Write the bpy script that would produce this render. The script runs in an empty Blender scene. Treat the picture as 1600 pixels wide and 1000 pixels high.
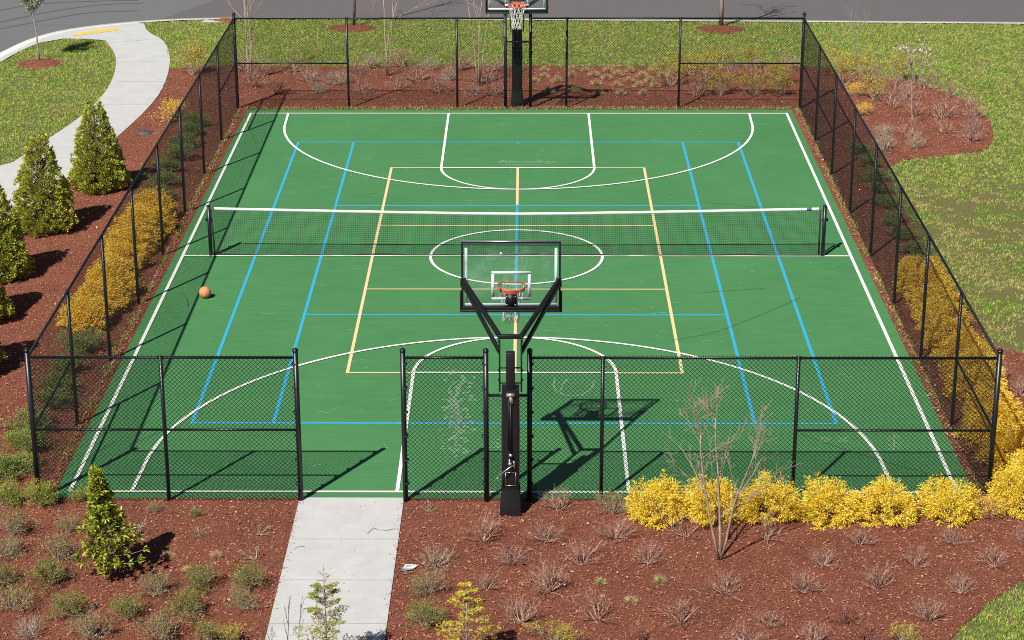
import bpy, math, random
import numpy as np
from mathutils import Matrix, Vector
from mathutils.geometry import tessellate_polygon
R = math.radians
random.seed(7); rng = np.random.default_rng(7)
scene = bpy.context.scene
col = scene.collection

# ------------------------------------------------------------ camera
F = 3341.68; CX = 800.; CY = 500.
PI_, YA, RO = R(20.109), R(-.413), R(-.094)
CAM = np.array([.211, -42.605, 14.175])
FW = np.array([math.sin(YA)*math.cos(PI_), math.cos(YA)*math.cos(PI_), -math.sin(PI_)])
_rt = np.array([math.cos(YA), -math.sin(YA), 0.]); _up = np.cross(_rt, FW)
RT = _rt*math.cos(RO)+_up*math.sin(RO); UP = -_rt*math.sin(RO)+_up*math.cos(RO)
cam = bpy.data.cameras.new('camera'); cam_o = bpy.data.objects.new('camera', cam); col.objects.link(cam_o)
cam.sensor_width = 36; cam.lens = F/1600*36; cam.clip_start = .5; cam.clip_end = 3000
m = Matrix(((RT[0], UP[0], -FW[0], CAM[0]), (RT[1], UP[1], -FW[1], CAM[1]), (RT[2], UP[2], -FW[2], CAM[2]), (0, 0, 0, 1)))
cam_o.matrix_world = m
scene.camera = cam_o

# ------------------------------------------------------------ light
SUN = np.array([-.46, -.80, 1.]); SUN /= np.linalg.norm(SUN)
el = math.asin(SUN[2]); az = math.atan2(SUN[0], SUN[1])
w = bpy.data.worlds.new("World"); scene.world = w; w.use_nodes = True
nt = w.node_tree; bg = nt.nodes['Background']
sky = nt.nodes.new('ShaderNodeTexSky'); sky.sky_type = 'NISHITA'; sky.sun_disc = False
sky.air_density = .55; sky.dust_density = .2; sky.sun_elevation = el; sky.sun_rotation = az
nt.links.new(sky.outputs[0], bg.inputs[0]); bg.inputs[1].default_value = .05
sl = bpy.data.lights.new('sun', 'SUN'); sl.energy = 5.0; sl.angle = R(.53); sl.color = (1, .955, .88)
so = bpy.data.objects.new('sun', sl); col.objects.link(so)
so.rotation_euler = Vector((-SUN[0], -SUN[1], -SUN[2])).to_track_quat('-Z', 'Y').to_euler()
scene.view_settings.view_transform = 'Standard'; scene.view_settings.look = 'None'
scene.view_settings.exposure = 0.44; scene.view_settings.gamma = 1
scene.cycles.filter_width = 1.0; scene.cycles.use_denoising = False; scene.cycles.use_adaptive_sampling = False; scene.cycles.max_bounces = 8; scene.cycles.transparent_max_bounces = 16

# ------------------------------------------------------------ helpers
def G(x, y, z=0.):            # place on the ground seen at a spot of the photograph
    d = FW+RT*(x-CX)/F-UP*(y-CY)/F
    return CAM+d*((z-CAM[2])/d[2])
def GP(pts, z=0.): return [tuple(G(x, y, z)[:2]) for x, y in pts]

class MB:
    def __init__(s): s.v = []; s.f = []; s.n = 0
    def add(s, V, Fs):
        V = np.asarray(V, float).reshape(-1, 3)
        for f in Fs: s.f.append(np.asarray(f, int)+s.n)
        s.v.append(V); s.n += len(V)
    def box(s, c, size, rot=None):
        x, y, z = np.array(size)/2.
        V = np.array([[-x,-y,-z],[x,-y,-z],[x,y,-z],[-x,y,-z],[-x,-y,z],[x,-y,z],[x,y,z],[-x,y,z]])
        if rot is not None: V = V@np.array(rot).T
        s.add(V+np.array(c), [np.array([[0,3,2,1],[4,5,6,7],[0,1,5,4],[1,2,6,5],[2,3,7,6],[3,0,4,7]])])
    def beam(s, a, b, w, h, upv=(0, 0, 1)):     # rectangular bar from a to b
        a = np.array(a, float); b = np.array(b, float); d = b-a; L = np.linalg.norm(d); d /= L
        u = np.array(upv, float); sd = np.cross(d, u); sd /= np.linalg.norm(sd); u = np.cross(sd, d)
        s.box((a+b)/2, (w, L, h), np.stack([sd, d, u], 1))
    def tubes(s, P0, P1, r0, r1, n=4, caps=False):
        P0 = np.atleast_2d(np.asarray(P0, float)); P1 = np.atleast_2d(np.asarray(P1, float)); N = len(P0)
        r0 = np.broadcast_to(np.asarray(r0, float), (N,)); r1 = np.broadcast_to(np.asarray(r1, float), (N,))
        d = P1-P0; d = d/np.maximum(np.linalg.norm(d, axis=1, keepdims=True), 1e-9)
        ref = np.where(np.abs(d[:, 2:3]) > .9, np.array([[1., 0, 0]]), np.array([[0, 0, 1.]]))
        a = np.cross(d, ref); a /= np.linalg.norm(a, axis=1, keepdims=True); b = np.cross(a, d)
        t = np.arange(n)*2*math.pi/n
        ring = a[:, None]*np.cos(t)[None, :, None]+b[:, None]*np.sin(t)[None, :, None]
        V = np.stack([P0[:, None]+ring*r0[:, None, None], P1[:, None]+ring*r1[:, None, None]], 1)
        i = np.arange(n); j = (i+1) % n
        q = np.stack([i, j, j+n, i+n], 1)
        Q = (q[None]+(np.arange(N)*2*n)[:, None, None]).reshape(-1, 4)
        fs = [Q]
        if caps:
            fs.append((i[::-1][None]+(np.arange(N)*2*n)[:, None])); fs.append(((i+n)[None]+(np.arange(N)*2*n)[:, None]))
        s.add(V, fs)
    def path(s, pts, r, n=6):
        pts = np.array(pts, float); m = len(pts); rr = np.broadcast_to(np.asarray(r, float), (m,))
        t = np.gradient(pts, axis=0); t /= np.maximum(np.linalg.norm(t, axis=1, keepdims=True), 1e-9)
        a = np.cross(t[0], (0, 0, 1.) if abs(t[0][2]) < .9 else (1., 0, 0)); th = np.arange(n)*2*math.pi/n; V = []
        for i in range(m):
            a = a-t[i]*(a@t[i]); a /= np.linalg.norm(a); b = np.cross(t[i], a)
            V.append(pts[i]+(np.cos(th)[:, None]*a+np.sin(th)[:, None]*b)*rr[i])
        i = np.arange(n); j = (i+1) % n; q = np.stack([i, j, j+n, i+n], 1)
        s.add(np.concatenate(V), [np.concatenate([q+k*n for k in range(m-1)]), i[::-1][None], (i+(m-1)*n)[None]])
    def leaves(s, C, D, N, L, W, fold=.15):     # folded leaf: base at C, along D, face normal N
        C = np.asarray(C); k = len(C)
        D = D/np.maximum(np.linalg.norm(D, axis=1, keepdims=True), 1e-9)
        S = np.cross(D, N); S /= np.maximum(np.linalg.norm(S, axis=1, keepdims=True), 1e-9)
        U = np.cross(S, D); L = np.broadcast_to(L, (k,))[:, None]; W = np.broadcast_to(W, (k,))[:, None]
        V = np.stack([C, C+D*L*.5+S*W*.5+U*W*fold, C+D*L, C+D*L*.5-S*W*.5+U*W*fold], 1)
        b = (np.arange(k)*4)[:, None]
        s.add(V, [np.concatenate([b+np.array([[0, 1, 2]]), b+np.array([[0, 2, 3]])])])
    def disc(s, c, r0, r1, n=24, z1=0):
        t = np.arange(n)*2*math.pi/n; c = np.array(c, float)
        ring = np.stack([np.cos(t), np.sin(t), t*0], 1)
        V = np.concatenate([c+ring*r0, c+ring*r1+[0, 0, z1]]); i = np.arange(n); j = (i+1) % n
        s.add(V, [np.stack([i, i+n, j+n, j], 1)])
    def poly(s, pts, z):
        tr = tessellate_polygon([[Vector((x, y, 0)) for x, y in pts]])
        out = []
        for t in tr:
            a, b, c = [pts[k] for k in t]
            cr = (b[0]-a[0])*(c[1]-a[1])-(b[1]-a[1])*(c[0]-a[0])
            out.append(t if cr > 0 else t[::-1])
        s.add([(x, y, z) for x, y in pts], [np.array(out)])
    def skirt(s, pts, z0, z1):
        n = len(pts); V = [(x, y, z0) for x, y in pts]+[(x, y, z1) for x, y in pts]
        i = np.arange(n); j = (i+1) % n
        s.add(V, [np.stack([i, j, j+n, i+n], 1)])
    def mesh(s, name):
        me = bpy.data.meshes.new(name)
        V = np.concatenate(s.v); fs = [f for f in s.f if len(f)]
        loops = np.concatenate([f.ravel() for f in fs]); sizes = np.concatenate([np.full(len(f), f.shape[1]) for f in fs])
        me.vertices.add(len(V)); me.vertices.foreach_set('co', V.astype(np.float32).ravel())
        me.loops.add(len(loops)); me.loops.foreach_set('vertex_index', loops.astype(np.int32))
        me.polygons.add(len(sizes)); me.polygons.foreach_set('loop_start', (np.cumsum(sizes)-sizes).astype(np.int32))
        me.update(calc_edges=True); me.validate()
        return me
    def build(s, name, mat, parent=None, smooth=False, loc=None, bevel=0):
        me = s.mesh(name); me.materials.append(mat)
        if smooth: me.polygons.foreach_set('use_smooth', [True]*len(me.polygons))
        o = bpy.data.objects.new(name, me); col.objects.link(o)
        if parent: o.parent = parent
        if loc is not None: o.location = loc
        if bevel:
            b = o.modifiers.new('bevel', 'BEVEL'); b.width = bevel; b.segments = 2; b.limit_method = 'ANGLE'
        return o

def empty(name, loc=(0, 0, 0), rz=0., sc=1.):
    o = bpy.data.objects.new(name, None); col.objects.link(o)
    o.location = loc; o.rotation_euler = (0, 0, rz); o.scale = (sc,)*3 if not hasattr(sc, '__len__') else sc
    o.empty_display_size = .1
    return o
def tag(o, label=None, cat=None, group=None, kind=None):
    if label: o['label'] = label
    if cat: o['category'] = cat
    if group: o['group'] = group
    if kind: o['kind'] = kind
    return o
def copy_thing(root):
    c = root.copy(); col.objects.link(c)
    for ch in list(root.children):
        d = ch.copy(); col.objects.link(d); d.parent = c
        for g in list(ch.children):
            e = g.copy(); col.objects.link(e); e.parent = d
    return c

# ------------------------------------------------------------ materials
def mat(name):
    m = bpy.data.materials.new(name); m.use_nodes = True
    return m, m.node_tree, m.node_tree.nodes['Principled BSDF']
def nd(nt, t, **k):
    n = nt.nodes.new(t)
    for a, v in k.items(): setattr(n, a, v)
    return n
def ramp(nt, fac, stops, interp='LINEAR'):
    r = nd(nt, 'ShaderNodeValToRGB'); r.color_ramp.interpolation = interp
    e = r.color_ramp.elements
    while len(e) < len(stops): e.new(.5)
    for x, (p, c) in zip(e, stops): x.position = p; x.color = (*c, 1) if len(c) == 3 else c
    nt.links.new(fac, r.inputs[0]); return r.outputs[0]
def noise(nt, scale, detail=4, rough=.6, vec=None, dist=0):
    n = nd(nt, 'ShaderNodeTexNoise'); n.inputs['Scale'].default_value = scale; n.inputs['Detail'].default_value = detail
    n.inputs['Roughness'].default_value = rough; n.inputs['Distortion'].default_value = dist
    if vec is None:
        g = nd(nt, 'ShaderNodeNewGeometry'); vec = g.outputs['Position']
    nt.links.new(vec, n.inputs['Vector']); return n.outputs['Fac']
def mix(nt, a, b, fac, mode='MIX'):
    n = nd(nt, 'ShaderNodeMix', data_type='RGBA', blend_type=mode)
    for s, v in ((n.inputs[0], fac), (n.inputs[6], a), (n.inputs[7], b)):
        if isinstance(v, bpy.types.NodeSocket): nt.links.new(v, s)
        elif isinstance(v, (int, float)): s.default_value = v
        else: s.default_value = (*v, 1)
    return n.outputs[2]
def bump(nt, p, h, strength=.3, dist=.02):
    b = nd(nt, 'ShaderNodeBump'); b.inputs['Strength'].default_value = strength; b.inputs['Distance'].default_value = dist
    nt.links.new(h, b.inputs['Height']); nt.links.new(b.outputs[0], p.inputs['Normal'])
def setp(p, rough=.7, metal=0, spec=.5):
    p.inputs['Roughness'].default_value = rough; p.inputs['Metallic'].default_value = metal
    p.inputs['Specular IOR Level'].default_value = spec

def flat(name, c, rough=.6, metal=0, spec=.5, var=.12, vs=6., bmp=0):
    m, nt, p = mat(name); setp(p, rough, metal, spec)
    f = noise(nt, vs, 5)
    k = mix(nt, tuple(x*(1-var) for x in c), tuple(min(1, x*(1+var)) for x in c), f)
    nt.links.new(k, p.inputs['Base Color'])
    if bmp: bump(nt, p, noise(nt, vs*20, 3), bmp, .003)
    return m
def island(name, stops, rough=.6, transl=0., spec=.4, patch=None, patch_scale=1.):
    m, nt, p = mat(name); setp(p, rough, 0, spec)
    g = nd(nt, 'ShaderNodeNewGeometry')
    c = ramp(nt, g.outputs['Random Per Island'], stops)
    if patch is not None:
        f = ramp(nt, noise(nt, patch_scale, 4, .65), [(.38, (0, 0, 0)), (.62, (1, 1, 1))])
        g2 = nd(nt, 'ShaderNodeNewGeometry')
        c2 = ramp(nt, g2.outputs['Random Per Island'], patch)
        c = mix(nt, c, c2, f)
    nt.links.new(c, p.inputs['Base Color'])
    if transl:
        t = nd(nt, 'ShaderNodeBsdfTranslucent'); nt.links.new(c, t.inputs[0])
        ms = nd(nt, 'ShaderNodeMixShader'); ms.inputs[0].default_value = transl
        nt.links.new(p.outputs[0], ms.inputs[1]); nt.links.new(t.outputs[0], ms.inputs[2])
        nt.links.new(ms.outputs[0], nt.nodes['Material Output'].inputs[0])
    return m

def court_mat():
    m, nt, p = mat('court_green'); setp(p, .75, 0, .3)
    big = ramp(nt, noise(nt, .35, 7, .68), [(.3, (.046, .173, .059)), (.7, (.060, .208, .072))])
    g = nd(nt, 'ShaderNodeNewGeometry'); mp = nd(nt, 'ShaderNodeMapping'); mp.inputs['Scale'].default_value = (1.2, 7, 1)
    nt.links.new(g.outputs['Position'], mp.inputs[0])
    st = ramp(nt, noise(nt, 1.0, 6, .7, mp.outputs[0]), [(.42, (0, 0, 0)), (.75, (1, 1, 1))])
    k = mix(nt, big, (.088, .235, .088), mix(nt, (0, 0, 0), (.5, .5, .5), st))
    sp = ramp(nt, noise(nt, 38, 3, .7), [(.70, (0, 0, 0)), (.78, (1, 1, 1))])
    k = mix(nt, k, (.14, .32, .15), mix(nt, (0, 0, 0), (.35, .35, .35), sp))
    fine = noise(nt, 260, 2, .7)
    k = mix(nt, k, mix(nt, (.75, .75, .75), (1.2, 1.2, 1.2), fine), .35, 'MULTIPLY')
    nt.links.new(k, p.inputs['Base Color']); bump(nt, p, fine, .25, .002)
    return m
def paint_mat(name, c, wear=.25, under=(.065, .21, .07)):
    m, nt, p = mat(name); setp(p, .7, 0, .3)
    f = ramp(nt, noise(nt, 30, 6, .75), [(.62, (0, 0, 0)), (.78, (1, 1, 1))])
    k = mix(nt, c, under, mix(nt, (0, 0, 0), (wear,)*3, f))
    b = mix(nt, (.92, .92, .92), (1, 1, 1), noise(nt, 3, 4))
    k = mix(nt, k, b, 1., 'MULTIPLY')
    nt.links.new(k, p.inputs['Base Color']); return m
def mulch_mat():
    m, nt, p = mat('mulch_soil'); setp(p, .95, 0, .15)
    a = ramp(nt, noise(nt, 55, 6, .75), [(.25, (.11, .036, .021)), (.5, (.28, .100, .060)), (.8, (.48, .215, .145))])
    b = ramp(nt, noise(nt, .9, 4, .6), [(.3, (.82, .80, .80)), (.7, (1.12, 1.08, 1.05))])
    k = mix(nt, a, b, 1., 'MULTIPLY')
    nt.links.new(k, p.inputs['Base Color'])
    bump(nt, p, noise(nt, 45, 6, .8), 1., .05); return m
def lawn_mat():
    m, nt, p = mat('lawn_soil'); setp(p, .95, 0, .1)
    a = ramp(nt, noise(nt, 30, 6, .75), [(.3, (.075, .085, .025)), (.5, (.165, .165, .055)), (.75, (.30, .27, .12))])
    br = ramp(nt, noise(nt, .55, 5, .7), [(.52, (0, 0, 0)), (.68, (1, 1, 1))])
    s = ramp(nt, noise(nt, 28, 8, .8), [(.3, (.10, .055, .035)), (.5, (.22, .15, .095)), (.7, (.40, .31, .19))])
    k = mix(nt, a, s, mix(nt, (0, 0, 0), (.6, .6, .6), br))
    nt.links.new(k, p.inputs['Base Color']); bump(nt, p, noise(nt, 30, 6, .8), .9, .05); return m
def concrete_mat(name='concrete', c=(.475, .475, .465)):
    m, nt, p = mat(name); setp(p, .85, 0, .25)
    a = ramp(nt, noise(nt, 2.2, 7, .7), [(.3, tuple(x*.90 for x in c)), (.7, tuple(x*1.07 for x in c))])
    g = nd(nt, 'ShaderNodeNewGeometry'); mp = nd(nt, 'ShaderNodeMapping'); mp.inputs['Scale'].default_value = (1, 14, 1)
    nt.links.new(g.outputs['Position'], mp.inputs[0])
    st = noise(nt, 2.5, 5, .7, mp.outputs[0])
    k = mix(nt, a, mix(nt, (.9, .9, .9), (1.07, 1.07, 1.07), st), 1., 'MULTIPLY')
    sp = ramp(nt, noise(nt, 60, 3, .8), [(.70, (1, 1, 1)), (.80, (.62, .60, .55))])
    k = mix(nt, k, sp, .6, 'MULTIPLY')
    nt.links.new(k, p.inputs['Base Color']); bump(nt, p, noise(nt, 220, 3), .3, .002); return m
def asphalt_mat():
    m, nt, p = mat('asphalt'); setp(p, .9, 0, .25)
    g = nd(nt, 'ShaderNodeNewGeometry'); sx = nd(nt, 'ShaderNodeSeparateXYZ'); nt.links.new(g.outputs['Position'], sx.inputs[0])
    # older, greyer tarmac west of a slanting seam
    ma = nd(nt, 'ShaderNodeMath', operation='MULTIPLY_ADD'); ma.inputs[1].default_value = -.42; ma.inputs[2].default_value = 21.5
    nt.links.new(sx.outputs[1], ma.inputs[0])
    ad = nd(nt, 'ShaderNodeMath', operation='ADD'); nt.links.new(sx.outputs[0], ad.inputs[0]); nt.links.new(ma.outputs[0], ad.inputs[1])
    st = ramp(nt, ad.outputs[0], [(.0, (0, 0, 0)), (.04, (1, 1, 1))])
    mp = nd(nt, 'ShaderNodeMapping'); mp.inputs['Scale'].default_value = (.25, 3, 1); nt.links.new(g.outputs['Position'], mp.inputs[0])
    v = noise(nt, 1.2, 6, .65, mp.outputs[0])
    a = mix(nt, (.118, .120, .126), (.152, .153, .158), v); b = mix(nt, (.104, .094, .095), (.130, .119, .120), v)
    k = mix(nt, a, b, st)
    k = mix(nt, k, mix(nt, (.8, .8, .8), (1.2, 1.2, 1.2), noise(nt, 120, 3, .8)), .5, 'MULTIPLY')
    nt.links.new(k, p.inputs['Base Color']); bump(nt, p, noise(nt, 150, 3), .4, .004); return m
def bark_mat(name, c1, c2, s=18):
    m, nt, p = mat(name); setp(p, .85, 0, .2)
    tc = nd(nt, 'ShaderNodeTexCoord'); mp = nd(nt, 'ShaderNodeMapping'); mp.inputs['Scale'].default_value = (1, 1, .35)
    nt.links.new(tc.outputs['Object'], mp.inputs[0])
    k = mix(nt, c1, c2, ramp(nt, noise(nt, s, 5, .7, mp.outputs[0]), [(.35, (0, 0, 0)), (.65, (1, 1, 1))]))
    nt.links.new(k, p.inputs['Base Color']); return m
def glass_mat():
    m, nt, p = mat('board_glass'); nt.nodes.remove(p)
    tr = nd(nt, 'ShaderNodeBsdfTransparent'); tr.inputs[0].default_value = (.96, .985, .985, 1)
    gl = nd(nt, 'ShaderNodeBsdfGlossy'); gl.inputs['Roughness'].default_value = .03
    df = nd(nt, 'ShaderNodeBsdfDiffuse'); df.inputs[0].default_value = (.6, .65, .65, 1)
    lw_ = nd(nt, 'ShaderNodeLayerWeight'); lw_.inputs[0].default_value = .5
    pw = nd(nt, 'ShaderNodeMath', operation='POWER'); pw.inputs[1].default_value = 4.
    nt.links.new(lw_.outputs['Facing'], pw.inputs[0]); fr = nd(nt, 'ShaderNodeMath', operation='MULTIPLY_ADD'); fr.inputs[1].default_value = .6; fr.inputs[2].default_value = .03; nt.links.new(pw.outputs[0], fr.inputs[0])
    m1 = nd(nt, 'ShaderNodeMixShader'); m2 = nd(nt, 'ShaderNodeMixShader')
    tc = nd(nt, 'ShaderNodeTexCoord')
    f = ramp(nt, noise(nt, 3.2, 5, .75, tc.outputs['Object'], .6), [(.48, (.01,)*3), (.72, (.10,)*3)])
    nt.links.new(fr.outputs[0], m1.inputs[0]); nt.links.new(tr.outputs[0], m1.inputs[1]); nt.links.new(gl.outputs[0], m1.inputs[2])
    nt.links.new(f, m2.inputs[0]); nt.links.new(m1.outputs[0], m2.inputs[1]); nt.links.new(df.outputs[0], m2.inputs[2])
    nt.links.new(m2.outputs[0], nt.nodes['Material Output'].inputs[0]); return m

M = dict(
    court=court_mat(), white=paint_mat('white_line_paint', (.78, .78, .72), .35), blue=paint_mat('blue_line_paint', (.035, .35, .57), .3),
    tan=paint_mat('tan_line_paint', (.72, .56, .30), .3), chalk=paint_mat('chalk', (.30, .46, .32), 1.), crack=flat('crack_dark', (.04, .12, .05), .9),
    mulch=mulch_mat(), lawn=lawn_mat(), concrete=concrete_mat(), kerb=concrete_mat('kerb_concrete', (.66, .65, .60)), asphalt=asphalt_mat(),
    joint=flat('joint_dark', (.38, .38, .37), .95), tyre=flat('tyre_rubber_mark', (.075, .076, .08), .9),
    yellowpad=flat('yellow_warning_paint', (.70, .46, .09), .8),
    vinyl=flat('black_vinyl', (.007, .008, .012), .38, 0, .5), steel_black=flat('black_powder_coat', (.007, .0075, .010), .45, 0, .35),  # bluish cast of black_vinyl is reflected sky put into the base colour
    mesh=flat('black_vinyl_wire', (.006, .007, .007), .6, 0, .2), pad=flat('black_pad_vinyl', (.007, .007, .008), .5, 0, .4, bmp=.4, vs=12),
    tape=flat('white_net_tape', (.74, .74, .72), .8, bmp=.2), netcord=flat('black_net_cord', (.012, .014, .013), .8), glass=glass_mat(),
    boardwhite=flat('white_board_print', (.75, .80, .80), .6), orange=flat('orange_rim_paint', (.72, .10, .03), .45),
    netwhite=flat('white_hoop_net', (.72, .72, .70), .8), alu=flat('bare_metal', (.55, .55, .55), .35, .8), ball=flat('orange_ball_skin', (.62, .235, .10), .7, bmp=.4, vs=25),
    seam=flat('dark_seam', (.10, .05, .03), .8), bluetag=flat('blue_tag', (.02, .12, .32), .6), paper=flat('pale_paper', (.66, .72, .70), .8),
    cover=flat('grey_cover_plastic', (.07, .08, .09), .7), ink=flat('printed_ink', (.12, .30, .30), .8),
)
CH = [(0, (.09, .03, .018)), (.3, (.23, .08, .048)), (.62, (.37, .145, .092)), (.94, (.52, .24, .17)), (.99, (.58, .34, .26)), (1, (.6, .42, .33))]
M['chips'] = island('mulch_chips', CH, .9)
GR = [(0, (.05, .14, .010)), (.4, (.17, .38, .03)), (.75, (.40, .60, .06)), (.93, (.64, .70, .18)), (1, (.66, .58, .27))]
GD = [(0, (.12, .19, .03)), (.35, (.34, .44, .07)), (.7, (.62, .60, .18)), (1, (.74, .66, .30))]
M['grass'] = island('grass_blades', GR, .6, .3, patch=GD, patch_scale=1.6)
GB = [(0, (.17, .12, .06)), (.3, (.40, .40, .10)), (.7, (.62, .52, .22)), (1, (.72, .60, .32))]
M['grass_worn'] = island('worn_grass_blades', GR, .6, .3, patch=GB, patch_scale=.9)
M['twig_brown'] = island('bare_brown_twigs', [(0, (.17, .08, .055)), (.5, (.38, .215, .16)), (1, (.64, .44, .35))], .85)
M['twig_grey'] = island('bare_grey_twigs', [(0, (.19, .15, .10)), (.5, (.40, .33, .24)), (1, (.60, .52, .40))], .85)
M['twig_red'] = island('bare_red_twigs', [(0, (.16, .04, .03)), (.5, (.30, .10, .07)), (1, (.40, .22, .16))], .85)
M['leaf_mound'] = island('grey_green_leaves', [(0, (.10, .09, .03)), (.5, (.25, .215, .08)), (1, (.46, .40, .20))], .6, .2)
M['leaf_moundgreen'] = island('olive_green_leaves', [(0, (.085, .09, .016)), (.5, (.21, .215, .04)), (1, (.40, .38, .11))], .55, .2)
M['leaf_gold'] = island('golden_cypress_sprays', [(0, (.45, .25, .02)), (.25, (.76, .54, .03)), (.7, (.93, .74, .06)), (1, (.96, .86, .20))], .6, .25)
M['leaf_goldorange'] = island('bronzed_cypress_sprays', [(0, (.48, .24, .02)), (.3, (.84, .52, .04)), (.7, (.96, .70, .07)), (1, (.97, .82, .16))], .6, .25)
M['leaf_holly'] = island('holly_leaves', [(0, (.11, .15, .015)), (.4, (.36, .41, .045)), (.75, (.64, .64, .10)), (1, (.85, .80, .24))], .4, .3, .5)
M['leaf_bay'] = island('broad_bay_leaves', [(0, (.09, .13, .01)), (.5, (.29, .33, .025)), (.85, (.52, .52, .06)), (1, (.70, .64, .16))], .38, .22, .5)
M['leaf_green'] = island('inkberry_leaves', [(0, (.05, .08, .015)), (.5, (.15, .21, .04)), (.85, (.29, .34, .08)), (1, (.40, .42, .14))], .45, .2)
M['leaf_bright'] = island('sunlit_inkberry_leaves', [(0, (.09, .13, .015)), (.5, (.27, .32, .045)), (1, (.55, .54, .11))], .5, .25)  # same inkberry leaves, with sunlight put into a lighter colour
M['leaf_fors'] = island('yellow_green_buds', [(0, (.28, .22, .03)), (.5, (.48, .40, .05)), (1, (.66, .56, .10))], .6, .3)
M['leaf_thuja'] = island('thuja_sprays', [(0, (.10, .12, .012)), (.5, (.26, .29, .025)), (1, (.46, .45, .06))], .5, .25)
M['leaf_thujagold'] = island('gold_thuja_sprays', [(0, (.32, .26, .01)), (.5, (.62, .54, .02)), (1, (.80, .72, .08))], .5, .25)
M['straw'] = island('straw_blades', [(0, (.33, .21, .09)), (.5, (.55, .40, .20)), (1, (.72, .58, .36))], .8, .2)
M['strawgreen'] = island('green_straw_blades', [(0, (.25, .24, .07)), (.5, (.45, .42, .16)), (1, (.66, .58, .33))], .8, .2)
M['petal_pink'] = island('pink_petals', [(0, (.62, .32, .38)), (1, (.88, .66, .70))], .6, .3)
M['petal_white'] = island('white_blossom', [(0, (.40, .45, .28)), (.5, (.62, .64, .50)), (1, (.80, .80, .74))], .6, .3)
M['leaf_young'] = island('young_grey_green_leaves', [(0, (.10, .13, .05)), (1, (.28, .30, .14))], .6, .3)
M['bark_grey'] = bark_mat('grey_bark', (.20, .17, .145), (.34, .30, .26)); M['bark_dark'] = bark_mat('dark_bark', (.05, .04, .035), (.13, .105, .09))
M['bark_pale'] = bark_mat('pale_birch_bark', (.30, .22, .175), (.50, .40, .33), 10); M['bark_brown'] = bark_mat('brown_bark', (.25, .18, .125), (.40, .31, .23))
M['weeds'] = island('weed_blades', [(0, (.10, .13, .02)), (.45, (.24, .26, .05)), (.75, (.45, .36, .12)), (1, (.52, .42, .24))], .7, .25)
M['dryleaf'] = island('dry_leaves', [(0, (.18, .08, .04)), (.6, (.36, .20, .10)), (1, (.62, .45, .28))], .8, .1)

def chalk_mat():
    m, nt, p = mat('pale_chalk'); setp(p, .95, 0, .1); p.inputs['Base Color'].default_value = (.50, .60, .50, 1)
    tr = nd(nt, 'ShaderNodeBsdfTransparent'); ms = nd(nt, 'ShaderNodeMixShader')
    f = ramp(nt, noise(nt, 55, 5, .8), [(.40, (0, 0, 0)), (.72, (.85, .85, .85))])
    nt.links.new(f, ms.inputs[0]); nt.links.new(tr.outputs[0], ms.inputs[1]); nt.links.new(p.outputs[0], ms.inputs[2])
    nt.links.new(ms.outputs[0], nt.nodes['Material Output'].inputs[0]); return m
M['chalk'] = chalk_mat()
# ------------------------------------------------------------ ground, street, beds
def inpoly(P, poly):
    x, y = P[:, 0], P[:, 1]; r = np.zeros(len(P), bool); n = len(poly)
    for i in range(n):
        x1, y1 = poly[i]; x2, y2 = poly[i-1]
        c = ((y1 > y) != (y2 > y)) & (x < (x2-x1)*(y-y1)/(y2-y1+1e-12)+x1)
        r ^= c
    return r
def smooth(pts, it=2, closed=False):
    for _ in range(it):
        o = []
        n = len(pts); rng_ = range(n if closed else n-1)
        if not closed: o.append(pts[0])
        for i in rng_:
            a = pts[i]; b = pts[(i+1) % n]
            o.append((a[0]*.75+b[0]*.25, a[1]*.75+b[1]*.25)); o.append((a[0]*.25+b[0]*.75, a[1]*.25+b[1]*.75))
        if not closed: o.append(pts[-1])
        pts = o
    return pts
def offset(line, d):
    L = np.array(line); t = np.gradient(L, axis=0); t /= np.linalg.norm(t, axis=1, keepdims=True)
    return [tuple(p) for p in L+np.stack([-t[:, 1], t[:, 0]], 1)*d]

g = MB(); S_ = 1500; g.add([(-S_, -S_, -.2), (S_, -S_, -.2), (S_, S_, -.2), (-S_, S_, -.2)], [[[0, 1, 2, 3]]])
tag(g.build('ground', M['lawn']), kind='structure')
kerb = smooth([(-60., -26.), (-36., -2.)] + GP([(-150, 190), (-70, 118), (0, 82), (50, 58), (115, 42.5), (225, 31), (330, 26.5)]) + GP([(520, 26.5), (900, 28.5), (1300, 31.5), (1600, 34)]) + [(80., 20.8)], 2)
st = MB(); st.poly(kerb+[(80., 62.), (-90., 62.), (-90., -26.)], -.13); tag(st.build('street', M['asphalt']), kind='structure')
kin = offset(kerb, -.28)
k = MB(); n = len(kerb)
for i in range(n-1):
    a, b, c, d = kerb[i], kerb[i+1], kin[i+1], kin[i]
    k.add([(*a, -.135), (*b, -.135), (*b, .0), (*a, .0), (*d, .0), (*c, .0)], [[[1, 0, 3, 2], [2, 3, 4, 5]]])
tag(k.build('kerb', M['kerb']), kind='structure')
lawn_poly = kin+[(80., -60.), (-60., -60.)]
l = MB(); l.poly(lawn_poly, -.03); tag(l.build('lawn', M['lawn']), kind='structure')
# tyre marks curving on the older tarmac
for pts in ([(-30, 52), (60, 34), (140, 19), (215, 17.5)], [(-30, 22), (60, 6), (150, 2), (215, 1)], [(-20, 40), (70, 20), (150, 8), (225, 5)]):
    L = smooth(GP(pts, -.13), 2); o = offset(L, .10); t_ = MB()
    t_.add([(*p, -.126) for p in L]+[(*p, -.126) for p in o], [[[i, i+1, i+1+len(L), i+len(L)] for i in range(len(L)-1)]])
    tag(t_.build('tyre_mark', M['tyre']), kind='structure')

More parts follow.
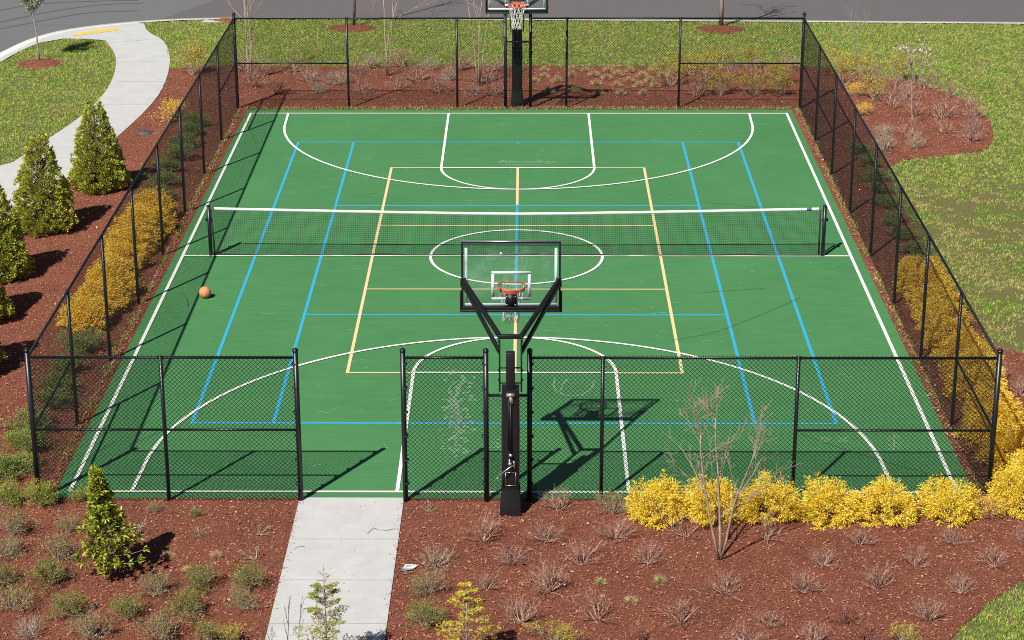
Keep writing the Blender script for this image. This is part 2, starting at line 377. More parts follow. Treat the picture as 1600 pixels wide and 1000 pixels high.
# winding pavement
pr_ = smooth(GP([(225, 37), (230, 50), (256, 62), (266, 85), (265, 108), (254, 140), (235, 165), (208, 192), (178, 218), (140, 250), (103, 280), (50, 318), (0, 352)])+[(-16., -1.5), (-24., -9.), (-32., -20.)], 2)
pl_ = smooth(GP([(165, 63), (182, 85), (180, 115), (165, 145), (132, 178), (98, 202), (55, 230), (0, 268)])+[(-21., 1.0), (-28., -7.), (-36., -18.)], 2)
pv = MB(); P = pr_+pl_[::-1]; pv.poly(P, .004); pv.skirt(P, -.06, .004); tag(pv.build('pavement', M['concrete']), kind='structure')
lw_in = GP([(-100, 145), (-50, 118), (0, 97), (30, 80), (60, 67), (100, 60), (140, 61), (168, 65)])
ki = [p for p in kin if G(-80, 150)[0]-3 < p[0] < G(228, 34)[0] and p[1] > 8]
strip = ki+[pr_[0], pl_[0]]+lw_in[::-1][1:]
pad2 = [p for p in kin if G(304, 32)[0] < p[0] < G(352, 30)[0]]+GP([(352, 35), (312, 35)])
pv2 = MB(); pv2.poly(strip, .0); pv2.poly(pad2, .0); tag(pv2.build('pavement', M['concrete']), kind='structure')
yp = MB(); yp.poly(GP([(113, 56.5), (114, 53), (150, 47), (186, 43.5), (184, 47.5), (150, 52)]), .006); tag(yp.build('warning_strip', M['yellowpad']), kind='structure')
jn = MB()
for a, b in (((180, 128), (262, 128)), ((68, 247), (122, 247)), ((180, 97), (266, 97)), ((150, 163), (236, 163)), ((118, 205), (192, 205)), ((165, 68), (232, 62))):
    A, B = G(*a), G(*b); jn.poly([(A[0], A[1]-.012), (B[0], B[1]-.012), (B[0], B[1]+.012), (A[0], A[1]+.012)], .008)
tag(jn.build('pavement_joint', M['joint']), kind='structure')

# entry walk to the court
WX0, WX1 = -3.35, -1.71
wk = MB(); P = [(WX0, -12.03), (WX0-.03, -22.), (WX1-.03, -22.), (WX1, -12.03)]; wk.poly(P, .008); wk.skirt(P, -.06, .008)
tag(wk.build('walk', M['concrete']), kind='structure')
jn = MB()
for y in (843, 907, 975, 1050):
    Y = G(550, y)[1]; jn.poly([(WX0-.01, Y-.009), (WX1-.02, Y-.009), (WX1-.02, Y+.009), (WX0-.01, Y+.009)], .012)
tag(jn.build('walk_joint', M['joint']), kind='structure')

# mulch bed (one outline round the court)
far_edge = GP([(266, 107), (300, 104), (340, 101), (420, 102), (560, 103), (700, 102), (860, 103), (1000, 103), (1140, 102), (1250, 103), (1310, 106), (1345, 118), (1410, 124), (1470, 140), (1520, 163), (1549, 192), (1554, 216), (1540, 233), (1480, 243), (1410, 249)])
bed = far_edge+[(8.75, 6.4), (8.65, 2.), (8.8, -3.), (8.95, -5.2), (9.6, -5.9)]+GP([(1600, 561), (1800, 575)])+[(14.5, -9.), (13., -12.)]+GP([(1640, 880), (1600, 905), (1560, 930), (1510, 972), (1480, 1002)])+[(5.8, -17.6), (5.3, -22.), (-12., -22.), (-20., -8.), (-16.1, -1.6)]
left_edge = [p for p in pr_ if p[1] > -1.4 and p[1] < G(266, 107)[1]]
bed = bed+left_edge[::-1]
mu = MB(); mu.poly(bed, -.010); mu.skirt(bed, -.035, -.010); tag(mu.build('mulch_bed', M['mulch']), kind='structure')
rings = []
def ring(px, py, rx, ry):
    c = G(px, py); P = [(c[0]+rx*math.cos(t)*(1+.05*math.sin(3*t)), c[1]+ry*math.sin(t)) for t in np.linspace(0, 2*math.pi, 40)[:-1]]
    mm = MB(); nn = len(P); V = [(c[0], c[1], .06)]+[(c[0]+(x-c[0])*.55, c[1]+(y-c[1])*.55, .04) for x, y in P]+[(x, y, -.02) for x, y in P]
    i = np.arange(nn); j = (i+1) % nn
    mm.add(V, [np.stack([i*0, i+1, j+1], 1), np.stack([i+1, i+1+nn, j+1+nn, j+1], 1)])
    tag(mm.build('mulch_ring', M['mulch']), kind='structure'); rings.append(P); return c
ring(62, 99, .62, .62); ring(550, 44, .74, .60); ring(1126, 45, .74, .58); ring(352, 31.5, .35, .25)

# ------------------------------------------------------------ court and its lines
HX, Y0, Y1 = 7.24, -12.02, 12.22
c = MB(); P = [(-HX, Y0), (HX+.04, Y0), (HX-.06, Y1), (-HX+.1, Y1)]; c.poly(P, 0.); c.skirt(P, -.05, 0.)
tag(c.build('court', M['court']), kind='structure')
def seg(mb, a, b, w, z):
    a = np.array(a, float); b = np.array(b, float); d = b-a; d /= np.linalg.norm(d); s = np.array([-d[1], d[0]])*w/2
    mb.add([(*(a-s), z), (*(b-s), z), (*(b+s), z), (*(a+s), z)], [[[0, 1, 2, 3]]])
def arc(mb, c, r, t0, t1, w, z, n=64):
    t = np.radians(np.linspace(t0, t1, n)); 
    I = np.stack([c[0]+(r-w/2)*np.cos(t), c[1]+(r-w/2)*np.sin(t), t*0+z], 1); O = np.stack([c[0]+(r+w/2)*np.cos(t), c[1]+(r+w/2)*np.sin(t), t*0+z], 1)
    i = np.arange(n-1); mb.add(np.concatenate([I, O]), [np.stack([i, i+n, i+1+n, i+1], 1)])
LW = .060; tl = MB(); a, b_, e, s_ = 5.486, 9.01, 4.10, 3.607; z = .003
for sx in (-1, 1):
    seg(tl, (sx*a, -b_-LW/2), (sx*a, b_+LW/2), LW, z); seg(tl, (sx*e, -b_+LW/2), (sx*e, b_-LW/2), LW, z)
    seg(tl, (-a+LW/2, sx*b_), (a-LW/2, sx*b_), LW, z+.001); seg(tl, (-e+LW/2, sx*s_), (e-LW/2, sx*s_), LW, z+.001)
seg(tl, (0, -s_+LW/2), (0, s_-LW/2), LW, z+.002)
for sy in (-1, 1): seg(tl, (0, sy*b_-sy*LW/2), (0, sy*b_-sy*.14), LW, z)
tag(tl.build('tennis_lines', M['blue']), kind='structure')
pk = MB(); z = .008; px_, py_ = 3.022, 6.68
for sx in (-1, 1):
    seg(pk, (sx*px_, -py_-LW/2), (sx*px_, py_+LW/2), LW, z); seg(pk, (sx*px_, sx*2.11), (-sx*px_, sx*2.11), LW*.8, z+.001)
    for q in (-1, 1): seg(pk, (q*1.80, sx*py_), (q*(px_-LW/2), sx*py_), LW*.9, z+.001)
    seg(pk, (0, sx*(s_+LW/2)), (0, sx*(py_-LW/2)), LW, z+.002)
tag(pk.build('pickleball_lines', M['tan']), kind='structure')
bb = MB(); z = .013
for sx in (-1, 1):
    seg(bb, (sx*7.01, -11.80-LW/2), (sx*7.01, 11.83+LW/2), LW*1.05, z); seg(bb, (sx*1.83, sx*0-11.8+.02), (sx*1.83, -6.72), LW, z); seg(bb, (sx*1.83, 6.72), (sx*1.83, 11.80), LW, z)
    seg(bb, (-7.0, sx*11.815), (7.0, sx*11.815), LW, z+.001); seg(bb, (-1.8, sx*py_), (1.8, sx*py_), LW, z+.001)
    arc(bb, (0, sx*6.70), 1.83, 180 if sx > 0 else 0, 360 if sx > 0 else 180, LW, z+.002)
    cy = sx*10.87; arc(bb, (0, cy), 6.0, 180 if sx > 0 else 0, 360 if sx > 0 else 180, LW, z+.003, 96)
    for q in (-1, 1): seg(bb, (q*6.0, cy), (q*6.03, sx*11.79), LW, z+.0035)
seg(bb, (-6.98, 0), (6.98, 0), LW, z+.001); arc(bb, (0, -.02), 1.80, 0, 360, LW, z+.002, 96)
tag(bb.build('basketball_lines', M['white']), kind='structure')
# chalk scribbles and hairline cracks on the surface
ck = MB()
def scrib(pts, w=.012, z=.018, it=2):
    L = smooth([tuple(G(x, y)[:2]) for x, y in pts], it) if it else [tuple(G(x, y)[:2]) for x, y in pts]
    for p, q in zip(L[:-1], L[1:]):
        if math.dist(p, q) > 1e-4: seg(ck, p, q, w, z)
rr = random.Random(3)
scrib([(720, 588), (728, 596), (714, 606), (716, 616), (708, 626), (716, 634), (710, 645), (722, 655), (712, 668), (722, 676), (700, 690)], .07)
scrib([(712, 600), (704, 604), (700, 616), (712, 620)], .02); scrib([(716, 640), (700, 648), (692, 656), (706, 652), (718, 660), (728, 668)], .02)
for k_ in range(130):
    x = rr.gauss(714, 13); y = rr.gauss(650, 32); scrib([(x, y), (x+rr.uniform(-6, 6), y+rr.uniform(-4, 4))], rr.uniform(.02, .10), it=0)
for k_ in range(26):
    x = rr.gauss(705, 8) if k_ % 2 else rr.gauss(770, 7); y = rr.gauss(697, 4); scrib([(x, y), (x+rr.uniform(2, 8), y+rr.uniform(-1, 1))], rr.uniform(.02, .05), it=0)
scrib([(868, 592), (864, 604), (872, 616), (890, 621), (912, 618), (926, 608), (928, 596)], .035)
scrib([(888, 594), (880, 600), (876, 612)], .03)
for k_ in range(40):
    x = rr.uniform(868, 930); y = rr.uniform(590, 622); scrib([(x, y), (x+rr.uniform(-5, 5), y+rr.uniform(-2, 2))], .012, it=0)
scrib([(1276, 686), (1292, 685)], .02, it=0); scrib([(1286, 685), (1281, 692)], .02, it=0); scrib([(1290, 686), (1297, 688), (1286, 692), (1294, 692)], .02, it=0)
scrib([(1308, 684), (1326, 692), (1309, 692), (1326, 684)], .025, it=0)
for y in (684, 688, 696, 702): scrib([(1388, y+2), (1400, y-3), (1408, y+2)], .02, it=0)
scrib([(1398, 680), (1396, 706)], .02, it=0)
x = 780
while x < 866:
    h = rr.uniform(2, 5); scrib([(x, 255), (x+rr.uniform(0, 3), 255-h), (x+rr.uniform(2, 5), 256), (x+rr.uniform(2, 7), 255-h*.6)], .022); x += rr.uniform(4, 8)
scrib([(782, 259), (800, 257.5), (830, 259), (862, 256)], .03)
for k_ in range(30):
    x = rr.uniform(1370, 1400)-160+rr.uniform(-10, 10); y = rr.uniform(655, 680)
    scrib([(x-150, y), (x-150+rr.uniform(2, 6), y+rr.uniform(-1, 1))], .008, it=0)
for x, y in ((452, 303), (622, 484), (1118, 400), (890, 448), (760, 512), (520, 640), (586, 722), (944, 510), (1125, 535), (500, 448), (1300, 520), (980, 330)):
    scrib([(x, y), (x+rr.uniform(5, 12), y-rr.uniform(0, 2))], .014, it=0)
for k_ in range(240):
    x, y = rr.uniform(-6.8, 6.8), rr.uniform(-11.5, 11.5); a_ = rr.uniform(0, 3.14); l_ = rr.uniform(.04, .3)
    seg(ck, (x, y), (x+l_*math.cos(a_), y+l_*math.sin(a_)*.6), rr.uniform(.006, .02), .018)
tag(ck.build('chalk_marks', M['chalk']), kind='structure')
ck = MB()
for pts in ([(1050, 533), (1110, 522), (1160, 505), (1250, 466)], [(1085, 459), (1130, 455), (1195, 451)], [(1100, 317), (1140, 320), (1195, 326)], [(248, 676), (225, 686), (200, 699)], [(1250, 678), (1310, 700), (1380, 722), (1450, 741)], [(383, 182), (386, 196), (396, 214)], [(180, 690), (130, 722), (112, 745)], [(285, 458), (292, 468), (294, 480)]):
    scrib(pts, .011, .019)
tag(ck.build('hairline_crack', M['crack']), kind='structure')

# ------------------------------------------------------------ scattered stuff
def sample(poly, dens, lim=None):
    P = np.array(poly); lo, hi = P.min(0), P.max(0)
    if lim: lo = np.maximum(lo, [lim[0], lim[1]]); hi = np.minimum(hi, [lim[2], lim[3]])
    n = int((hi-lo).prod()*dens); Q = lo+rng.random((n, 2))*(hi-lo)
    return Q[inpoly(Q, poly)]
def visible(Q, mg=70):
    d = np.column_stack([Q, np.zeros(len(Q))])-CAM; z = d@FW; x = CX+F*(d@RT)/z; y = CY-F*(d@UP)/z
    return Q[(x > -mg) & (x < 1600+mg) & (y > -mg) & (y < 1000+mg)]
courtP = [(-HX, Y0), (HX, Y0), (HX, Y1), (-HX, Y1)]
walkP = [(WX0-.01, -11.9), (WX0-.04, -22.), (WX1-.02, -22.), (WX1+.01, -11.9)]
def rvec(n): v = rng.normal(size=(n, 3)); return v/np.linalg.norm(v, axis=1, keepdims=True)
def chips(Q, name, zb, sc=1.):
    n = len(Q); mb = MB(); a = rng.random(n)*2*math.pi
    D = np.stack([np.cos(a), np.sin(a), rng.normal(0, .35, n)], 1); N = np.array([[0, 0, 1.]])+rvec(n)*.55
    L = rng.uniform(.02, .075, n)*sc; W = rng.uniform(.006, .017, n)*sc
    C = np.column_stack([Q, zb+rng.uniform(.0, .022, n)])
    mb.leaves(C, D, N, L, W, .3); tag(mb.build(name, M['chips']), 'shredded red brown bark mulch covering the planting beds', 'mulch', kind='stuff')
Q = visible(sample(bed, 620, (-16, -18.5, 16, 18.5))); Q = Q[~inpoly(Q, courtP) & ~inpoly(Q, walkP)]
keep = (Q[:, 1] < -5) | (rng.random(len(Q)) < .62); chips(Q[keep], 'mulch_chips', -.012)
for P in rings: Q = sample(P, 500); chips(Q, 'mulch_chips', .03)
qe = []
for xe in (WX0, WX1): y = rng.uniform(-17.6, -12.2, 260); qe.append(np.column_stack([xe+rng.normal(0, .045, 260), y]))
L_ = np.array([p for p in pr_ if -1 < p[1] < 17]); i_ = rng.integers(0, len(L_), 500); qe.append(L_[i_]+rng.normal(0, .12, (500, 2)))
chips(np.concatenate(qe), 'mulch_chips', .008, .7)
def blades(Q, name, m_, hmin=.03, hmax=.075, z=-.03, wd=.006, label='', cat='grass', lean=.7):
    n = len(Q); D = np.array([[0, 0, 1.]])+rvec(n)*lean; D[:, 2] = np.abs(D[:, 2])+.15
    mb = MB(); mb.leaves(np.column_stack([Q, np.full(n, z)]), D, rvec(n), rng.uniform(hmin, hmax, n), rng.uniform(wd*.7, wd*1.6, n), .1)
    tag(mb.build(name, m_), label, cat, kind='stuff')
def tuft_pts(Q, k, sp): return np.repeat(Q, k, 0)+rng.normal(0, sp, (len(Q)*k, 2))
strip_keep = lambda Q: Q[~inpoly(Q, strip) & ~inpoly(Q, pad2) & ~inpoly(Q, bed) & inpoly(Q, lawn_poly) & ~inpoly(Q, pr_+pl_[::-1])]
north = [(-20., 13.), (9., 13.), (18., 13), (18., 24.5), (-20., 26.)]
def lawn(area, dens, m_, name, label, wd=.010, worn=False):
    Q = visible(sample(area, dens/7))
    def vn(cell):
        g = rng.random((400, 400)); p = (Q+60)/cell; i = np.floor(p).astype(int); f = p-i; f = f*f*(3-2*f); i %= 399
        return (g[i[:, 0], i[:, 1]]*(1-f[:, 0])+g[i[:, 0]+1, i[:, 1]]*f[:, 0])*(1-f[:, 1])+(g[i[:, 0], i[:, 1]+1]*(1-f[:, 0])+g[i[:, 0]+1, i[:, 1]+1]*f[:, 0])*f[:, 1]
    thr = .25+vn(.13)*.45+vn(.31)*.45+vn(1.1)*.2-(np.clip((vn(.8)*.4+vn(.27)*.35+vn(.12)*.25-.52)*8, 0, .95) if worn else 0)
    Q = Q[rng.random(len(Q)) < thr]; Q = tuft_pts(Q, 12, .020); Q = strip_keep(Q)
    for P in rings: Q = Q[~inpoly(Q, P)]
    blades(Q, name, m_, .025, .085, -.032, wd*.8, label, lean=.75)
lawn([(-20., 12.9), (8.5, 12.9), (8.5, 25.), (-20., 25.)], 1300, M['grass'], 'grass', 'short green lawn grass between the street and the mulch bed')
lawn([(8.5, 5.5), (18.5, 5.5), (18.5, 25.), (8.5, 25.)], 1300, M['grass'], 'grass', 'bright green lawn grass beyond the right hand planting bed')
lawn([(8.0, -7.), (16., -7.), (17., 5.5), (8.0, 5.5)], 1300, M['grass_worn'], 'grass', 'patchy green and tan grass beside the right hand fence', worn=True)
lawn([(-21., 0.), (-9., 0.), (-9., 12.9), (-21., 12.9)], 1300, M['grass'], 'grass', 'mottled lawn grass on the near side of the winding pavement')
lawn([(4.5, -19.), (12., -19.), (12., -12.), (4.5, -12.)], 2600, M['grass'], 'grass', 'corner of green lawn at the lower right of the near bed', .008)
# weeds and dead leaves along the fence foot
q = []
for sx in (-1, 1):
    y = rng.uniform(-11.9, 12.3, 1500); d = np.abs(np.sin(y*1.9+sx)+.6*np.sin(y*5.1)) ; kk = rng.random(1500) < d*.75
    q.append(np.column_stack([sx*(7.30+rng.uniform(.0, .16, kk.sum())), y[kk]]))
x = rng.uniform(-7.2, 7.2, 1100); q.append(np.column_stack([x, 12.25+rng.uniform(0, .22, 1100)]))
q = np.concatenate(q); blades(tuft_pts(q, 5, .02), 'weeds', M['weeds'], .03, .12, -.01, .009, 'thin yellow green weeds along the foot of the fences', 'weeds')
q = []
for sx in (-1, 1): y = rng.uniform(-11.9, 12.3, 700); q.append(np.column_stack([sx*(7.28+np.abs(rng.normal(0, .12, 700))), y]))
x = rng.uniform(-7.2, 7.2, 260); q.append(np.column_stack([x, 12.22+np.abs(rng.normal(0, .1, 260))]))
Qs = visible(sample(bed, 7, (-16, -18.5, 16, 18.5))); Qs = Qs[~inpoly(Qs, courtP) & ~inpoly(Qs, walkP)]; q.append(Qs)
q = np.concatenate(q); n = len(q); mb = MB()
mb.leaves(np.column_stack([q, np.full(n, .012)]), rvec(n)*[1, 1, .3], np.array([[0, 0, 1.]])+rvec(n)*.5, rng.uniform(.03, .07, n), rng.uniform(.02, .045, n), .3)
tag(mb.build('leaf_litter', M['dryleaf']), 'dry pale leaves scattered over the mulch and court edges', 'dead leaves', kind='stuff')
# grit on the walk
n = 55; mb = MB(); q = np.column_stack([rng.uniform(WX0+.05, WX1-.05, n), rng.uniform(-17, -12.1, n), np.full(n, .012)])
mb.leaves(q, rvec(n)*[1, 1, .2], np.array([[0, 0, 1.]])+rvec(n)*.5, rng.uniform(.01, .035, n), rng.uniform(.008, .02, n), .4)
tag(mb.build('grit', M['dryleaf']), 'specks of mulch and grit on the concrete walk', 'debris', kind='stuff')

# ------------------------------------------------------------ fences
PR, TR, RR = .030, .041, .0215; HT = 2.42
def fence(label, p0, p1, posts, braces=(), z1=HT, toprail=True, group=None, wire=.0037):
    WIRE = wire
    # posts: (distance, terminal?) ; p0,p1 mesh ends; distances measured from p0
    p0 = np.array(p0, float); p1 = np.array(p1, float); L = np.linalg.norm(p1-p0); d = (p1-p0)/L
    root = empty('chain_link_fence', (*p0, 0), math.atan2(d[1], d[0])); tag(root, label, 'fence', group)
    for t, term in posts:
        mb = MB(); h = 2.52 if term else 2.40; r = TR if term else PR
        mb.tubes([(t, 0, -.05)], [(t, 0, h)], r, r, 14, True); po = mb.build('post', M['vinyl'], root, True)
        cp = MB()
        if term:
            cp.tubes([(t, 0, h-.03), (t, 0, h+.012)], [(t, 0, h+.012), (t, 0, h+.035)], [r+.004, r+.004], [r+.004, r*.45], 14, True); cp.build('post_cap', M['vinyl'], po, True)
            side = 1 if t < L/2 else -1
            for zz in np.linspace(.3, z1-.12, 6): bd = MB(); bd.box((t+side*.5*(r+.022), 0, zz), (r+.022, 2*r+.006, .018)); bd.build('tension_band', M['vinyl'], po)
        else:
            cp.tubes([(t-.05, 0, HT-RR)], [(t+.05, 0, HT-RR)], RR+.006, RR+.006, 12, True); cp.build('rail_loop', M['vinyl'], po, True)
    if toprail:
        mb = MB(); mb.tubes([(0, 0, z1-RR)], [(L, 0, z1-RR)], RR, RR, 12, True); mb.build('top_rail', M['vinyl'], root, True)
    for a, b in braces:
        mb = MB(); mb.tubes([(a, 0, 1.20)], [(b, 0, 1.20)], RR*.9, RR*.9, 12, True); mb.build('brace_rail', M['vinyl'], root, True)
    # diamonds: two crossing families of wires, clipped to the panel
    W = .0715; H = z1+.008; yo = -.028; mb = MB(); zlo = .02
    K = np.arange(-int(H/W)-1, int(L/W)+2)*W
    for sgn, yy in ((1, yo), (-1, yo-.0035)):
        x0 = K if sgn > 0 else K+H-zlo; P0 = []; P1 = []
        for k0 in x0:
            # line: x = k0 + sgn*(z-zlo)
            t0, t1 = 0., H-zlo
            if sgn > 0: t0 = max(t0, -k0); t1 = min(t1, L-k0)
            else: t0 = max(t0, k0-L); t1 = min(t1, k0)
            if t1-t0 > .01:
                P0.append((k0+sgn*t0, yy, zlo+t0)); P1.append((k0+sgn*t1, yy, zlo+t1))
        mb.tubes(P0, P1, WIRE, WIRE, 4)
    # knuckled selvage along the top
    if toprail:
        xs = np.arange(0, L, W); mb.tubes(np.column_stack([xs, xs*0+yo, xs*0+H-.004]), np.column_stack([xs+.012, xs*0+yo+.014, xs*0+H+.016]), WIRE*1.3, WIRE*1.3, 4, True)
        xs = np.arange(.2, L, .6); t = np.linspace(0, 2*math.pi, 9)
    mb.build('wire_mesh', M['mesh'], root)
    return root
FX, FN, FF = 7.43, -12.12, 12.42
fence('black chain link fence along the left long side of the court', (-FX, FN), (-FX, FF), [(0, 1)]+[(y-FN, 0) for y in (-9.08, -6.03, -2.99, .06, 3.10, 6.15, 9.2)]+[(FF-FN, 1)], [(0, 3.04), (21.32, 24.54)], wire=.0021)
fence('black chain link fence along the right long side of the court', (FX, FF), (FX, FN), [(0, 1)]+[(FF-y, 0) for y in (9.2, 6.15, 3.10, .06, -2.99, -6.03, -9.08)]+[(FF-FN, 1)], [(0, 3.22), (21.5, 24.54)], wire=.0021)
fence('front black chain link fence left of the open gateway', (-FX+TR, FN), (-3.32-TR+.041, FN), [(2.0, 0), (4.069, 1)], [(0, 2.0), (2.0, 4.069)])
fence('narrow front chain link panel between the gateway and the near basketball hoop', (-1.68, FN), (-.41, FN), [(0, 1), (1.27, 1)])
fence('low chain link panel behind the near basketball hoop pole', (-.41+TR, FN), (.26-TR, FN), [], [], 1.80)
fence('front black chain link fence right of the near basketball hoop', (.26, FN), (FX-TR, FN), [(0, 1), (1.12, 0), (4.11, 0)], [(4.11, 7.12)])
fence('rear black chain link fence left of the far basketball hoop', (-FX+TR, FF), (-.35, FF), [(2.90, 0), (5.77, 0), (7.039, 1)], [(0, 2.90)], wire=.0028)
fence('low chain link panel beside the far basketball hoop pole', (-.35+TR, FF), (.31-TR, FF), [], [], 1.80)
fence('rear black chain link fence right of the far basketball hoop', (.31, FF), (FX-TR, FF), [(0, 1), (.95, 0), (3.91, 0)], [(3.91, 7.07)], wire=.0028)

# ------------------------------------------------------------ tennis net
net = empty('tennis_net', (0, .02, 0)); tag(net, 'black tennis net with white top tape strung across the green court', 'tennis net')
NX = 6.42
def nz(x): return .945+(1.06-.945)*np.abs(np.asarray(x)/NX)**1.25
for sx in (-1, 1):
    mb = MB(); mb.tubes([(sx*NX, 0, -.02)], [(sx*NX, 0, 1.09)], .04, .04, 16, True); po = mb.build('post', M['vinyl'], net, True)
    cp = MB(); cp.tubes([(sx*NX, 0, 1.085)], [(sx*NX, 0, 1.11)], .045, .04, 16, True); cp.build('post_cap', M['vinyl'], po, True); cp = MB(); cp.box((sx*(NX+.01), 0, .80), (.13, .035, .06)); cp.build('winch', M['vinyl'], po)
xs = np.arange(-NX+.12, NX-.11, .0445); mb = MB(); top = nz(xs)-.05
bot = .035+.012*np.sin(xs*1.7)+.01*np.sin(xs*4.1+1)
bel = lambda x, u: .018*np.sin(x*2.3)*(1-u)
mb.tubes(np.column_stack([xs, bel(xs, 1), top]), np.column_stack([xs, bel(xs, 0), bot]), .0023, .0023, 4)
for u in np.linspace(0, 1, 21):
    zz = bot+(top-bot)*u; P = np.column_stack([xs, bel(xs, u), zz]); mb.tubes(P[:-1], P[1:], .0023, .0023, 4)
mb.build('netting', M['netcord'], net)
mb = MB(); P = np.column_stack([xs, xs*0, nz(xs)-.025])
Pk = P[::12] if (len(P)-1) % 12 == 0 else np.vstack([P[::12], P[-1]]); n_ = len(Pk)
V = np.concatenate([Pk+[0, a_, b_] for a_, b_ in ((-.006, -.031), (.006, -.031), (.006, .031), (-.006, .031))]); i = np.arange(n_-1)
mb.add(V, [np.concatenate([np.stack([i+a_*n_, i+1+a_*n_, i+1+((a_+1) % 4)*n_, i+((a_+1) % 4)*n_], 1) for a_ in range(4)])])
mb.build('top_tape', M['tape'], net)
mb = MB(); xx = np.linspace(-NX, NX, 160); mb.path(np.column_stack([xx, xx*0-.004, .02+.012*np.sin(xx*1.7)+.01*np.sin(xx*4.1+1)]), .013, 6); mb.build('bottom_cord', M['netcord'], net)
for sx in (-1, 1):
    mb = MB(); mb.beam((sx*(NX-.085), 0, .03), (sx*(NX-.09 if sx > 0 else NX-.05), 0, 1.0), .035, .02, (0, 1, 0)); mb.build('end_sleeve', M['netcord'], net)
    mb = MB(); mb.path([(sx*NX, 0, 1.0), (sx*(NX-.13), 0, 1.02)], .006); mb.path([(sx*NX, 0, .1), (sx*(NX-.12), 0, .05)], .006); mb.build('tie_cord', M['netcord'], net)
mb = MB(); mb.box((6.09, 0, nz(6.09)-.024), (.10, .018, .066)); mb.build('tape_label', M['bluetag'], net)
mb = MB(); mb.path([(-5.0+.18*i, -.03+.015*math.sin(i*2.1), .012+.006*math.sin(i)) for i in range(12)], .004, 4); mb.path([(.9+.15*i, -.025, .012+.005*math.sin(i*1.3)) for i in range(14)], .004, 4); mb.build('loose_cord', M['tape'], net)

